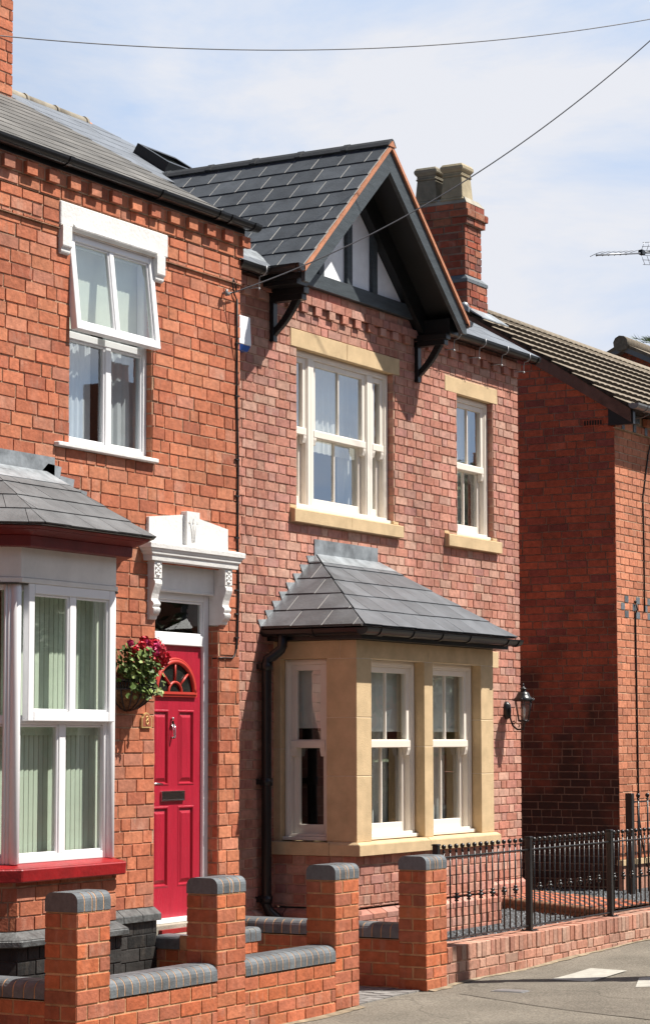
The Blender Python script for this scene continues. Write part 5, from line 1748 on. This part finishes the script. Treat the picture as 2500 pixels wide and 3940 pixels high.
# ================================================================ front garden walls
R6 = random.Random(41)
HG = .0845
YP0, YP1 = -1.70, -1.487
def pillar(x0, x1, zt, ztop, label):
    t = thing('gate_pillar', label, 'pillar', ((x0 + x1) / 2, -1.594, gz(x0)), 'brick pillars of the front garden wall')
    mb = MB(front(YP0))
    n = 12
    zb = zt - HG * 11
    wall(mb, x0, x1, -.08, zt, [], .215, HG, .1, 'pier', zb, .011, .005, R6, ext=.003)
    mb.T = back(YP1); wall(mb, x0, x1, -.08, zt, [], .215, HG, .1, 'pier', zb, .011, .005, R6, ext=.003)
    for T in (left(x0), right(x1)):
        mb.T = T; wall(mb, YP0, YP1, -.08, zt, [], .215, HG, .1, 'pierside', zb, .011, .005, R6, ext=.003)
    mb.T = None
    mb.face([(x0, YP0, zt), (x1, YP0, zt), (x1, YP1, zt), (x0, YP1, zt)], 1)
    mb.build('shaft', ['b_gar', 'mortar_g'], t)
    mb = MB()
    pr = [(a + YP0 - .006, z) for a, z in bullnose(zt + .006, ztop, .225, .05)]
    ws = [.066, .066, .030, .066, .066]
    k_ = (x1 - x0 + .012 - .010 * 4) / sum(ws)
    x = x0 - .006
    for i, w in enumerate(ws):
        w *= k_
        mb.prism(pr, x, x + w, 0, (0, R6.random(), 0), smooth=False)
        x += w + .010
    cx_, cz_ = (YP0 + YP1) / 2, (zt + ztop) / 2
    mb.prism([(cx_ + (a - cx_) * .985, cz_ + (z - cz_) * .97) for a, z in pr], x0 - .002, x1 + .002, 1)
    mb.box(x0, x1, YP0 - .002, YP1 + .002, zt - .004, zt + .007, 1)
    mb.build('cap', ['blue', 'mortar_g'], t, bevel=.002)
    return t
pillar(-4.385, -4.077, .808, .922, 'brick pillar with blue cap in front of the left bay, at the left end of the wall')
pillar(-2.948, -2.632, .828, .930, 'brick pillar with blue cap standing in front of the red door')
pillar(-1.505, -1.195, .838, .942, 'brick pillar with blue cap on the left side of the gate opening')
pillar(-.212, .098, .842, .944, 'brick pillar with blue cap between the gate opening and the black railings')
def low_wall(name, x0, x1, label, zc=.305, zt=.420):
    t = thing(name, label, 'garden wall', ((x0 + x1) / 2, -1.594, gz(x0)), 'low walls between the brick pillars')
    mb = MB(front(YP0 + .001))
    wall(mb, x0, x1, -.09, zc, [], .2255, HG, .11, 'stretcher', zc - HG * 5, .011, .005, R6, ub=x0 - .06)
    mb.T = back(YP1); wall(mb, x0, x1, -.09, zc, [], .2255, HG, .11, 'stretcher', zc - HG * 5, .011, .005, R6)
    mb.build('brickwork', ['b_gar', 'mortar_g'], t)
    mb = MB()
    pr = [(a + YP0 - .008, z) for a, z in bullnose(zc + .008, zt, .228, .062)]
    n = int(round((x1 - x0) / .0763)); p = (x1 - x0) / n
    for i in range(n):
        x = x0 + i * p
        mb.prism(pr, x + .0045, x + p - .0045, 0, (0, R6.random(), 0))
    cx_, cz_ = (YP0 + YP1) / 2, (zc + zt) / 2
    mb.prism([(cx_ + (a - cx_) * .985, cz_ + (z - cz_) * .965) for a, z in pr], x0, x1, 1)
    mb.build('coping', ['blue', 'mortar_g'], t, bevel=.002)
low_wall('low_wall', -4.077, -2.948, 'low orange brick wall with blue bullnose coping below the left bay window')
low_wall('low_wall', -2.632, -1.505, 'low orange brick wall with blue bullnose coping next to the gate opening')
def return_wall(x0, x1, y0, y1, zc, zt, label):
    t = thing('return_wall', label, 'garden wall', ((x0 + x1) / 2, (y0 + y1) / 2, gz(x0)), 'walls running back to the houses')
    mb = MB(left(x0)); wall(mb, y0, y1, -.08, zc, [], .2255, HG, .11, 'stretcher', zc - HG * 5, .011, .005, R6)
    mb.T = right(x1); wall(mb, y0, y1, -.08, zc, [], .2255, HG, .11, 'stretcher', zc - HG * 5, .011, .005, R6)
    mb.build('brickwork', ['b_gar', 'mortar_g'], t)
    mb = MB()
    w = x1 - x0 + .016
    pr = [(a + x0 - .008, z) for a, z in bullnose(zc + .008, zt, w, .055)]
    n = int(round((y1 - y0) / .0763)); p = (y1 - y0) / n
    for i in range(n):
        y = y0 + i * p
        mb.prism(pr, y + .0045, y + p - .0045, 0, (0, R6.random(), 0), fn=lambda x, a, b: (a, x, b))
    cx_, cz_ = (x0 + x1) / 2, (zc + zt) / 2
    mb.prism([(cx_ + (a - cx_) * .985, cz_ + (z - cz_) * .965) for a, z in pr], y0, y1, 1, fn=lambda x, a, b: (a, x, b))
    mb.build('coping', ['blue', 'mortar_g'], t, bevel=.002)
return_wall(-4.38, -4.17, YP1, -.74, .318, .425, 'low blue coped wall running back to the left bay from the leftmost pillar')
return_wall(-.205, .0, YP1, -.06, .352, .462, 'low blue coped wall running back to the party line beside the gate opening')
# low brick-on-edge wall under the railings
t = thing('railing_wall', 'low weathered brick wall with a brick on edge top carrying the black railings', 'garden wall', (4.5, -1.55, .04))
YW0, YW1 = -1.66, -1.445
mb = MB(front(YW0))
wall(mb, .099, 9.0, -.10, .158, [], .222, .0745, .109, 'flemish', .158 - .0745 * 5, .010, .005, R6, jit=.003)
mb.build('brickwork', ['b_low', 'mortar_r'], t)
mb = MB()
x = .10
while x < 9:
    dz, dy = R6.uniform(-.002, .003), R6.uniform(-.004, .004)
    c = (R6.random(), R6.random(), 1.0 if R6.random() < .4 else R6.random() * .5)
    mb.box(x + .004, x + .076, YW0 - .006 + dy, YW1 + dy, .165 + dz, .273 + dz + .0035 * x, 0, c)
    x += .0803
mb.hexa([(.10, YW0 + .001, .155), (9, YW0 + .001, .155), (9, YW1 - .004, .155), (.10, YW1 - .004, .155)], [(.10, YW0 + .001, .269), (9, YW0 + .001, .300), (9, YW1 - .004, .300), (.10, YW1 - .004, .269)], 1)
mb.build('coping', ['b_low', 'mortar_r'], t, bevel=.003)
mb = MB()
rr = random.Random(8)
def dust(x0, x1, y0):
    n = int((x1 - x0) / .04); pts = []
    w = .05
    for k in range(n + 1):
        x = x0 + (x1 - x0) * k / n
        w = min(.06, max(.012, w + rr.uniform(-.014, .014)))
        pts.append((x, y0 - w))
    zz = lambda x, y: gz(x) + .006 * sin(1.7 * x + 2.3 * y) + .004 * sin(4.1 * x - 3 * y) + .004
    for (a, ya), (b, yb) in zip(pts[:-1], pts[1:]):
        mb.face([(a, ya, zz(a, ya)), (b, yb, zz(b, yb)), (b, y0, zz(b, y0) + .008), (a, y0, zz(a, y0) + .008)])
dust(.10, 9.0, YW0 - .004); dust(-4.4, -1.2, YP0 - .004); dust(-.2, .10, YP0 - .004)
kind(mb.build('swept_dust', 'dust', fix=False))
# ---- railings
YR = -1.56
rl = thing('railing', 'black iron railing with ball tops along the low weathered wall', 'railing', (2.6, YR, .27))
for i, px_ in enumerate((.222, 1.802, 3.408, 5.02, 6.62)):
    mb = MB()
    mb.box(px_ - .0225, px_ + .0225, YR - .0225, YR + .0225, .275 + .0035 * px_, 1.0)
    mb.hexa([(px_ - .0275, YR - .0275, 1.0), (px_ + .0275, YR - .0275, 1.0), (px_ + .0275, YR + .0275, 1.0), (px_ - .0275, YR + .0275, 1.0)], [(px_ - .0245, YR - .0245, 1.012), (px_ + .0245, YR - .0245, 1.012), (px_ + .0245, YR + .0245, 1.012), (px_ - .0245, YR + .0245, 1.012)])
    mb.box(px_ - .055, px_ + .055, YR - .055, YR + .055, .268 + .0035 * px_, .2805 + .0035 * px_)
    for a, b in ((-1, -1), (1, -1), (-1, 1), (1, 1)):
        mb.lathe([(.009, .28 + .0035 * px_), (.008, .288 + .0035 * px_), (.001, .289 + .0035 * px_)], px_ + a * .04, YR + b * .04, 6)
    mb.build('post', 'iron', rl, bevel=.003)
for z, nm in ((.909, 'top_rail'), (.318, 'bottom_rail')):
    mb = MB(); mb.box(.22, 6.62, YR - .011, YR + .011, z - .006, z + .006); mb.build(nm, 'iron', rl, bevel=.003)
def baluster(x, knop):
    mb = MB()
    mb.tube([(x, YR, .318), (x, YR, .945)], .0068, 8)
    mb.lathe([(.0075, .942), (.012, .948), (.012, .954), (.007, .960), (.007, .966)], x, YR, 8)
    mb.ball((x, YR, .986), .0185, 10)
    if knop:
        mb.lathe([(.007, .580), (.015, .583), (.017, .590), (.009, .596), (.014, .601), (.024, .608), (.024, .616), (.014, .622), (.009, .627), (.017, .633), (.015, .641), (.007, .645)], x, YR, 10)
    return mb.build('baluster', 'iron', rl)
xs = []
for a, b, n in ((.341, 1.657, 14), (1.902, 3.264, 15), (3.496, 4.86, 15), (5.12, 6.5, 15)):
    xs += [a + (b - a) * k / (n - 1) for k in range(n)]
pb = [baluster(xs[1], False), baluster(xs[2], True)]
for i, x in enumerate(xs):
    kn = 1 if (i % 2 == 0 if i < 14 else i % 2 == 1) else 0
    if i in (1, 2): continue
    o = pb[kn].copy()
    COL.objects.link(o)
    o.parent = rl
    o.location = pb[kn].location + Vector((x - xs[1 + kn], 0, 0))
    WL[o] = WL[pb[kn]] + Vector((x - xs[1 + kn], 0, 0))
# ---- taller railing in front of the neighbour
tr_ = thing('tall_railing', 'taller black railing with a square post in front of the sunlit neighbouring house', 'railing', (7.8, -.3, .235))
mb = MB(); mb.box(6.845, 6.915, -.335, -.265, .2, 1.235); mb.build('post', 'iron', tr_, bevel=.004)
for z, nm in ((1.147, 'top_rail'), (.40, 'bottom_rail')):
    mb = MB(); mb.box(6.915, 9.6, -.305, -.295, z - .008, z + .008)
    if nm == 'top_rail':
        mb.tube([(6.93, -.3, 1.147), (6.95, -.3, 1.165), (6.985, -.3, 1.16), (6.98, -.3, 1.135), (6.955, -.3, 1.14)], .009, 6)
    else:
        for s_ in (-1, 1):
            mb.tube([(7.0, -.3, .40 + s_ * .01), (6.96, -.3, .40 + s_ * .05), (6.93, -.3, .40 + s_ * .10), (6.96, -.3, .40 + s_ * .14), (7.0, -.3, .40 + s_ * .12), (6.98, -.3, .40 + s_ * .09)], .008, 6)
    mb.build(nm, 'iron', tr_)
bar0 = None
for k in range(11):
    x = 7.10 + .245 * k
    if bar0 is None:
        mb = MB(); mb.tube([(x, -.3, .24), (x, -.3, 1.19)], .010, 8); mb.ball((x, -.3, 1.208), .024, 8); mb.lathe([(.012, 1.165), (.018, 1.172), (.012, 1.18)], x, -.3, 8)
        bar0 = mb.build('baluster', 'iron', tr_); x00 = x
    else:
        o = bar0.copy(); COL.objects.link(o); o.parent = tr_; o.location = bar0.location + Vector((x - x00, 0, 0))
# ================================================================ wall basket of geraniums
bk = thing('wall_basket', 'half round wall basket of red and pink geraniums beside the front door', 'flower basket', (-1.39, -.012, 1.975))
R7 = random.Random(3)
bx, bz = -1.485, 2.185
bowl = [(.012, 1.975), (.07, 1.99), (.125, 2.025), (.165, 2.07), (.190, 2.115), (.195, 2.15)]
mb = MB(); mb.lathe(bowl, bx, -.008, 20, 0, a0=pi, a1=2 * pi)
mb.face([(bx + r, -.009, z) for r, z in bowl] + [(bx - r, -.009, z) for r, z in bowl[::-1]])
for k in range(420):
    a = R7.uniform(pi, 2 * pi); i = R7.randrange(2, 5); f = R7.random()
    r = bowl[i][0] * (1 - f) + bowl[i + 1][0] * f; z = bowl[i][1] * (1 - f) + bowl[i + 1][1] * f
    if a > 5.2 or R7.random() < .4:
        p = Vector((bx + r * cos(a), -.008 + r * sin(a), z))
        q_ = p + Vector((cos(a) * R7.uniform(.0, .03), sin(a) * R7.uniform(0, .03), R7.uniform(-.035, .03)))
        w_ = Vector((R7.uniform(-1, 1), R7.uniform(-1, 1), R7.uniform(-1, 1))).normalized() * .0012
        mb.face([p - w_, p + w_, q_])
mb.build('liner', 'coir', bk)
mb = MB()
for k in range(9):
    a = pi + pi * k / 8
    mb.tube([(bx + (r + .006) * cos(a), -.008 + (r + .006) * sin(a), z) for r, z in bowl], .0055, 6)
for z, r in ((2.185, .205), (2.125, .199)):
    mb.tube([(bx + r * cos(pi + pi * k / 20), -.008 + r * sin(pi + pi * k / 20), z) for k in range(21)], .008, 6)
for k in range(34):
    a = pi + pi * k / 33
    mb.tube([(bx + .202 * cos(a), -.008 + .202 * sin(a), 2.125), (bx + .205 * cos(a), -.008 + .205 * sin(a), 2.185)], .006, 5)
mb.tube([(bx - .2, -.006, 2.18), (bx + .2, -.006, 2.18)], .006, 6)
mb.build('iron_basket', 'iron', bk)
def leaf(mb, p, n, s_, c, m=0):
    n = n.normalized(); u = n.orthogonal().normalized(); w = n.cross(u)
    a0 = R7.random() * 6
    k_ = 7
    mb.face([p + (u * cos(a0 + 2 * pi * k / k_) + w * sin(a0 + 2 * pi * k / k_)) * s_ * (1 if k else .35) + n * (s_ * .18 * (k % 2)) for k in range(k_)], m, c)
mb = MB()
for k in range(540):
    while True:
        d = Vector((R7.uniform(-1, 1), R7.uniform(-1, .3), R7.uniform(-1, 1)))
        if .25 < d.length < 1: break
    if R7.random() < .25:          # the sprays that hang over the front left of the rim
        c_ = Vector((bx - .06 + R7.gauss(0, .08), -.19 + R7.gauss(0, .03), 2.16 + R7.gauss(0, .05)))
    else:
        c_ = Vector((bx - .055 + d.x * .235, -.13 + d.y * .15, 2.29 + d.z * .14 + .02 * cos(d.x * 3)))
    if c_.y > -.015: c_.y = -.02
    n = Vector((R7.uniform(-.6, .8), -1 + R7.uniform(-.2, .6), R7.uniform(.0, 1.2)))
    leaf(mb, c_, n, R7.uniform(.012, .029), (0, R7.random(), 0), 1 if R7.random() < .30 else 0)
for k in range(40):
    p = Vector((bx + R7.uniform(-.18, .18), -.1 + R7.uniform(-.06, .05), 2.2))
    q_ = p + Vector((R7.uniform(-.12, .12), R7.uniform(-.06, .03), R7.uniform(.08, .28)))
    mb.tube([p, p.lerp(q_, .5) + Vector((0, -.01, .02)), q_], .0022, 4)
mb.build('foliage', ['leaf', 'leafp'], bk, fix=False)
FL = [(-1.185, -.17, 2.452, .040, 0), (-1.235, -.19, 2.425, .046, 1), (-1.185, -.20, 2.395, .056, 0), (-1.15, -.20, 2.36, .04, 0), (-1.105, -.20, 2.352, .05, 0), (-1.10, -.2, 2.31, .026, 0),
      (-1.42, -.18, 2.425, .036, 0), (-1.415, -.19, 2.385, .034, 0), (-1.47, -.16, 2.39, .025, 0), (-1.365, -.18, 2.45, .028, 1), (-1.25, -.2, 2.385, .034, 1), (-1.175, -.19, 2.285, .026, 0), (-1.27, -.2, 2.255, .026, 0), (-1.345, -.19, 2.27, .016, 0), (-1.12, -.19, 2.40, .018, 0)]
FL += [(-1.52, -.18, 2.40, .03, 0), (-1.38, -.17, 2.47, .028, 0), (-1.30, -.2, 2.33, .028, 0), (-1.58, -.17, 2.44, .022, 1), (-1.20, -.2, 2.33, .034, 0), (-1.30, -.18, 2.44, .03, 0), (-1.34, -.19, 2.40, .034, 1), (-1.24, -.18, 2.35, .03, 0), (-1.46, -.17, 2.34, .022, 1), (-1.55, -.15, 2.36, .022, 0)]
for x, y, z, r, pk in FL:
    x = bx + .02 + (x - .085 - bx - .04) * .78 - .04
    mb = MB()
    for k in range(int(26 + r * 900)):
        d = Vector((R7.gauss(0, 1), R7.gauss(0, 1), R7.gauss(0, 1))).normalized()
        leaf(mb, Vector((x, y, z)) + d * r * R7.uniform(.45, 1), d + Vector((R7.uniform(-.5, .5),) * 3), R7.uniform(.010, .017), (0, R7.random(), 0))
    mb.tube([(x, y, z), (x * .6 + bx * .4, y * .6 - .05, z - .08)], .002, 4)
    mb.build('flower_head', 'pink' if pk else 'petal', bk, fix=False)
forward(bk)
# ================================================================ wires and aerial
def catenary(a, b, sag, n=40):
    a, b = Vector(a), Vector(b)
    return [a.lerp(b, k / n) - Vector((0, 0, sag * 4 * (k / n) * (1 - k / n))) for k in range(n + 1)]
CV = Vector((-15.074, -9.46, 1.76))
WA_, WB_ = Vector((-2.236, .60, 6.733)), Vector((3.516, -2.0, 8.006))
dW = (WB_ - WA_)
mb = MB(); mb.tube([WA_ + dW * t_ - Vector((0, 0, .72 * t_ * (1 - t_))) for t_ in [-.12 + 1.5 * k / 70 for k in range(71)]], .0042, 6)
tag(mb.build('overhead_cable', 'wire'), 'overhead wire sagging right across the sky above the roofs', 'overhead wire')
mb = MB(); A_, B_ = Vector((-.410, -.179, 5.111)), Vector((2.263, -2.5, 7.408))
mb.tube([A_ + (B_ - A_) * t_ - Vector((0, 0, .92 * t_ * (1 - t_))) for t_ in [1.5 * k / 60 for k in range(61)]], .005, 6)
tag(mb.build('drop_wire', 'wire'), 'drop wire climbing steeply to the right across the black gable', 'overhead wire')
ta = thing('television_aerial', 'grey television aerial pointing left above the brown tiled roof', 'aerial', (13.9, 2.2, 6.6))
P0, P1 = Vector((12.03, 2.2, 7.91)), Vector((14.35, 2.2, 8.37))
mb = MB(); mb.tube([P0, P1], .011, 8); mb.tube([(14.25, 2.23, 6.4), (14.25, 2.23, 8.6)], .02, 8); mb.build('boom', 'alu', ta)
for k in range(7):
    p = P0.lerp(P1, .008 + k * .084)
    mb = MB(); mb.tube([p + Vector((-.01, .09, -.012)), p + Vector((0, 0, .022)), p + Vector((.03, -.09, .045))], .004, 5); mb.build('element', 'alu', ta)
mb = MB(); p = P0.lerp(P1, .655); mb.box(p.x - .05, p.x + .05, 2.17, 2.23, p.z - .02, p.z + .04); mb.tube([p, p + Vector((.15, -.05, .05)), p + Vector((.35, -.05, -.08)), p + Vector((.5, -.02, -.4))], .008, 6); mb.build('dipole_box', 'black', ta)
mb = MB()
for s_ in (1, -1):
    p = P0.lerp(P1, .78)
    for k in range(4):
        a_ = p + Vector((-.06 + .04 * k, .1 - .06 * k, s_ * .03)); mb.tube([a_, a_ + Vector((.05, -.03, s_ * .13))], .0035, 5)
    for k in range(3):
        a_ = p + Vector((-.05 + .02 * k, .1, s_ * (.03 + .06 * k))); mb.tube([a_, a_ + Vector((.12, -.2, s_ * .01))], .0035, 5)
mb.build('reflector', 'alu', ta)
# ================================================================ far house and conifer
FH = thing('far_house', 'distant house gable end just showing above the brown tiled roof', 'house', (31, 7.6, 0))
AY, AZ, FS = 7.62, 9.30, .49
mb = MB(left(26)); wall(mb, 3.2, 12, 6.0, 9.4, [], .23, .08, .112, 'flemish', 6, .011, .006, R6, bloom=.1)
mb.face([(3.2, -.01, -.2), (12, -.01, -.2), (12, -.01, 6.0), (3.2, -.01, 6.0)], 1)
mb.build('gable_wall', ['b_side', 'mortar_s'], FH, clips=[(Vector((26, AY, AZ - .12)), Vector((0, -FS, 1)).normalized()), (Vector((26, AY, AZ - .12)), Vector((0, FS, 1)).normalized())])
mb = MB()
for s_ in (-1, 1):
    mb.hexa([(25.8, AY, AZ - .07), (40, AY, AZ - .07), (40, AY + s_ * 4.7, AZ - .07 - 4.7 * FS), (25.8, AY + s_ * 4.7, AZ - .07 - 4.7 * FS)],
            [(25.8, AY, AZ), (40, AY, AZ), (40, AY + s_ * 4.7, AZ - 4.7 * FS), (25.8, AY + s_ * 4.7, AZ - 4.7 * FS)])
mb.build('roof', 'ctile', FH)
mb = MB()
for s_ in (-1, 1):
    mb.hexa([(25.8, AY, AZ - .17), (25.99, AY, AZ - .17), (25.99, AY + s_ * 4.7, AZ - .17 - 4.7 * FS), (25.8, AY + s_ * 4.7, AZ - .17 - 4.7 * FS)],
            [(25.8, AY, AZ - .071), (25.99, AY, AZ - .071), (25.99, AY + s_ * 4.7, AZ - .071 - 4.7 * FS), (25.8, AY + s_ * 4.7, AZ - .071 - 4.7 * FS)])
mb.build('bargeboard', 'grey', FH)
mb = MB(); mb.tube([(25.72, AY, AZ - .03), (40, AY, AZ - .03)], .15, 10); mb.build('ridge', 'ctile', FH)
mb = MB(front(3.2)); mb.face([(26, 0, -.2), (40, 0, -.2), (40, 0, 7.1), (26, 0, 7.1)]); mb.build('front_wall', 'b_side', FH)
R8 = random.Random(77)
cf = thing('conifer_tree', 'feathery green conifer rising behind the distant gable', 'tree', (44, 13.4, -.2))
mb = MB()
mb.tube([(44, 13.4, -.3), (44.05, 13.4, 6), (44, 13.4, 12.7)], [.25, .18, .03], 8); mb.build('trunk', 'bark', cf)
mb = MB()
for k in range(330):
    z = 7.0 + 5.9 * R8.random() ** .7
    rr = 2.3 * (1 - ((z - 6.5) / 7.2) ** 4) + .35
    a = R8.random() * 2 * pi
    base = Vector((44, 13.4, z - .4)); dirn = Vector((cos(a), sin(a), .32)).normalized()
    ln = rr * R8.uniform(.65, 1.15)
    side = dirn.cross(Vector((0, 0, 1)))
    for j in range(26):
        f = .25 + .75 * j / 25
        p = base + dirn * ln * f + Vector((0, 0, -.25 * f * f * ln * .4))
        for s_ in (-1, 1):
            d = (dirn * R8.uniform(.5, 1) + side * s_ * R8.uniform(.3, .9) + Vector((0, 0, R8.uniform(-.1, .6)))).normalized() * R8.uniform(.10, .24)
            w_ = d.cross(Vector((R8.uniform(-1, 1), R8.uniform(-1, 1), R8.uniform(-1, 1)))).normalized() * .013
            mb.face([p - w_, p + w_, p + d], 0, (0, R8.random(), 0))
mb.build('crown', 'fir', cf, fix=False)
# ================================================================ across the road (seen only in the window panes)
def opp(x0, wd, label):
    t = thing('opposite_house', label, 'house', (x0 + wd / 2, -18, 0), 'houses across the road')
    mb = MB(back(-15)); mb.T = lambda p: Vector((p.x, -15 + p.y, p.z))
    wins = [(x0 + 1.0, x0 + 2.3, 1.2, 2.7), (x0 + 1.0, x0 + 2.3, 3.9, 5.2), (x0 + 3.2, x0 + 4.1, 3.9, 5.2), (x0 + 3.2, x0 + 4.1, .2, 2.4)]
    us = sorted({x0, x0 + wd, *[w[0] for w in wins], *[w[1] for w in wins]}); zs = sorted({-.2, 5.6, *[w[2] for w in wins], *[w[3] for w in wins]})
    for a, b in zip(us[:-1], us[1:]):
        for c, d in zip(zs[:-1], zs[1:]):
            if any(w[0] <= (a + b) / 2 <= w[1] and w[2] <= (c + d) / 2 <= w[3] for w in wins): continue
            mb.face([(a, 0, c), (b, 0, c), (b, 0, d), (a, 0, d)], 0, (R6.random(), .4, 0))
    mb.face([(x0, -6, -.2), (x0, 0, -.2), (x0, 0, 5.6), (x0, -3, 7.6), (x0, -6, 5.6)]); mb.face([(x0 + wd, -6, -.2), (x0 + wd, 0, -.2), (x0 + wd, 0, 5.6), (x0 + wd, -3, 7.6), (x0 + wd, -6, 5.6)])
    mb.build('wall', 'b_neigh', t)
    mb = MB(); mb.hexa([(x0, -14.8, 5.55), (x0 + wd, -14.8, 5.55), (x0 + wd, -18, 7.65), (x0, -18, 7.65)], [(x0, -14.8, 5.6), (x0 + wd, -14.8, 5.6), (x0 + wd, -18, 7.7), (x0, -18, 7.7)])
    mb.hexa([(x0, -18, 7.65), (x0 + wd, -18, 7.65), (x0 + wd, -21.2, 5.55), (x0, -21.2, 5.55)], [(x0, -18, 7.7), (x0 + wd, -18, 7.7), (x0 + wd, -21.2, 5.6), (x0, -21.2, 5.6)])
    rf = mb.build('roof', 'sl_gable', t)
    mb = MB(); mb.box(x0 - .45, x0 + .45, -18.5, -17.5, 7, 9.0)
    for k in range(3): mb.lathe([(.13, 9), (.1, 9.4), (.12, 9.45)], x0 - .25 + .25 * k, -18, 8)
    mb.build('chimney', 'b_neigh', rf)
    for w in wins:
        mb = MB(); mb.T = lambda p: Vector((p.x, -15 - .1 + p.y, p.z)); mb.ring(w[0], w[1], w[2], w[3], .09, 0, .06); mb.box((w[0] + w[1]) / 2 - .03, (w[0] + w[1]) / 2 + .03, 0, .05, w[2] + .09, w[3] - .09)
        mb.face([(w[0], .01, w[2]), (w[1], .01, w[2]), (w[1], .01, w[3]), (w[0], .01, w[3])], 1)
        mb.build('window', ['white', 'dglass'], t)
for i, (x0, lab) in enumerate(((3, 'brick terraced house directly across the road'), (8.2, 'second brick terraced house across the road'), (13.4, 'third brick terraced house across the road'),
                               (18.6, 'fourth brick terraced house across the road'), (23.8, 'fifth brick terraced house across the road'), (36, 'brick terraced house across the road beyond the trees'),
                               (41.2, 'farthest brick terraced house across the road'), (-2.2, 'brick terraced house across the road, left of the one directly opposite'),
                               (-7.4, 'brick terraced house across the road behind the viewpoint'), (-12.6, 'brick terraced house across the road, further left behind the viewpoint'), (-17.8, 'leftmost brick terraced house across the road'))):
    opp(x0, 5.2, lab)
def broad(x, y, h, r, label):
    t = thing('street_tree', label, 'tree', (x, y, -.1), 'trees across the road')
    mb = MB(); mb.tube([(x, y, -.2), (x + .1, y, h * .3), (x, y + .1, h * .75)], [.22, .16, .05], 8)
    for k in range(7):
        a = k * .9; mb.tube([(x + .08, y, h * .3 + k * .15), (x + cos(a) * r * .6, y + sin(a) * r * .6, h * .55 + k * .2)], [.09, .03], 6)
    mb.build('trunk', 'bark', t)
    mb = MB()
    cl_ = [(Vector((x, y, h * .64)) + Vector((R8.gauss(0, .42) * r, R8.gauss(0, .42) * r, R8.gauss(0, .16) * h)), R8.uniform(.22, .42) * r) for k in range(26)]
    for c_, q_ in cl_:
        for k in range(170):
            d = Vector((R8.gauss(0, 1), R8.gauss(0, 1), R8.gauss(0, 1))).normalized() * q_ * R8.random() ** .4
            leaf(mb, c_ + d, d + Vector((R8.uniform(-.3, .3), R8.uniform(-.3, .3), .4)), R8.uniform(.07, .14), (0, R8.random(), 0))
    mb.build('crown', 'tree', t, fix=False)
broad(30.5, -13.2, 7.6, 2.6, 'leafy tree in the gap between the houses across the road')
broad(34.0, -14.5, 8.6, 2.8, 'taller leafy tree behind the first one across the road')
broad(14.0, -12.9, 4.6, 1.9, 'small leafy tree in front of the houses across the road')
broad(20.0, -13.0, 5.6, 2.2, 'rounded leafy tree on the far pavement')
broad(47.0, -13.0, 6.5, 2.4, 'leafy tree at the far end of the opposite pavement')
lp = thing('lamp_post', 'grey street lamp post whose shadow falls over the pavement', 'lamp post', (1.82, -3.72, gz(1.8)))
mb = MB(); mb.tube([(1.82, -3.72, -.02), (1.82, -3.72, 1.4), (1.82, -3.72, 1.45), (1.82, -3.72, 4.3)], [.21, .20, .17, .075], 12); mb.build('post', 'grey', lp)
mb = MB(); mb.lathe([(.06, 4.28), (.15, 4.34), (.17, 4.5), (.05, 4.62), (.001, 4.63)], 1.82, -3.72, 12); mb.build('head', 'grey', lp)

nl = thing('terraced_house', 'continuing row of brick terraced houses beyond the older orange brick house', 'house', (-18, 3, 0))
mb = MB(); mb.box(-32, -5.3, .0, 6, -.2, 5.6); mb.build('wall', 'b_left', nl)
mb = MB(); mb.hexa([(-32, -.2, 5.6), (-5.3, -.2, 5.6), (-5.3, 2.9, 7.4), (-32, 2.9, 7.4)], [(-32, -.2, 5.65), (-5.3, -.2, 5.65), (-5.3, 2.9, 7.45), (-32, 2.9, 7.45)])
mb.hexa([(-32, 6.2, 5.6), (-5.3, 6.2, 5.6), (-5.3, 2.9, 7.4), (-32, 2.9, 7.4)], [(-32, 6.2, 5.65), (-5.3, 6.2, 5.65), (-5.3, 2.9, 7.45), (-32, 2.9, 7.45)]); mb.build('roof', 'sl_left', nl)
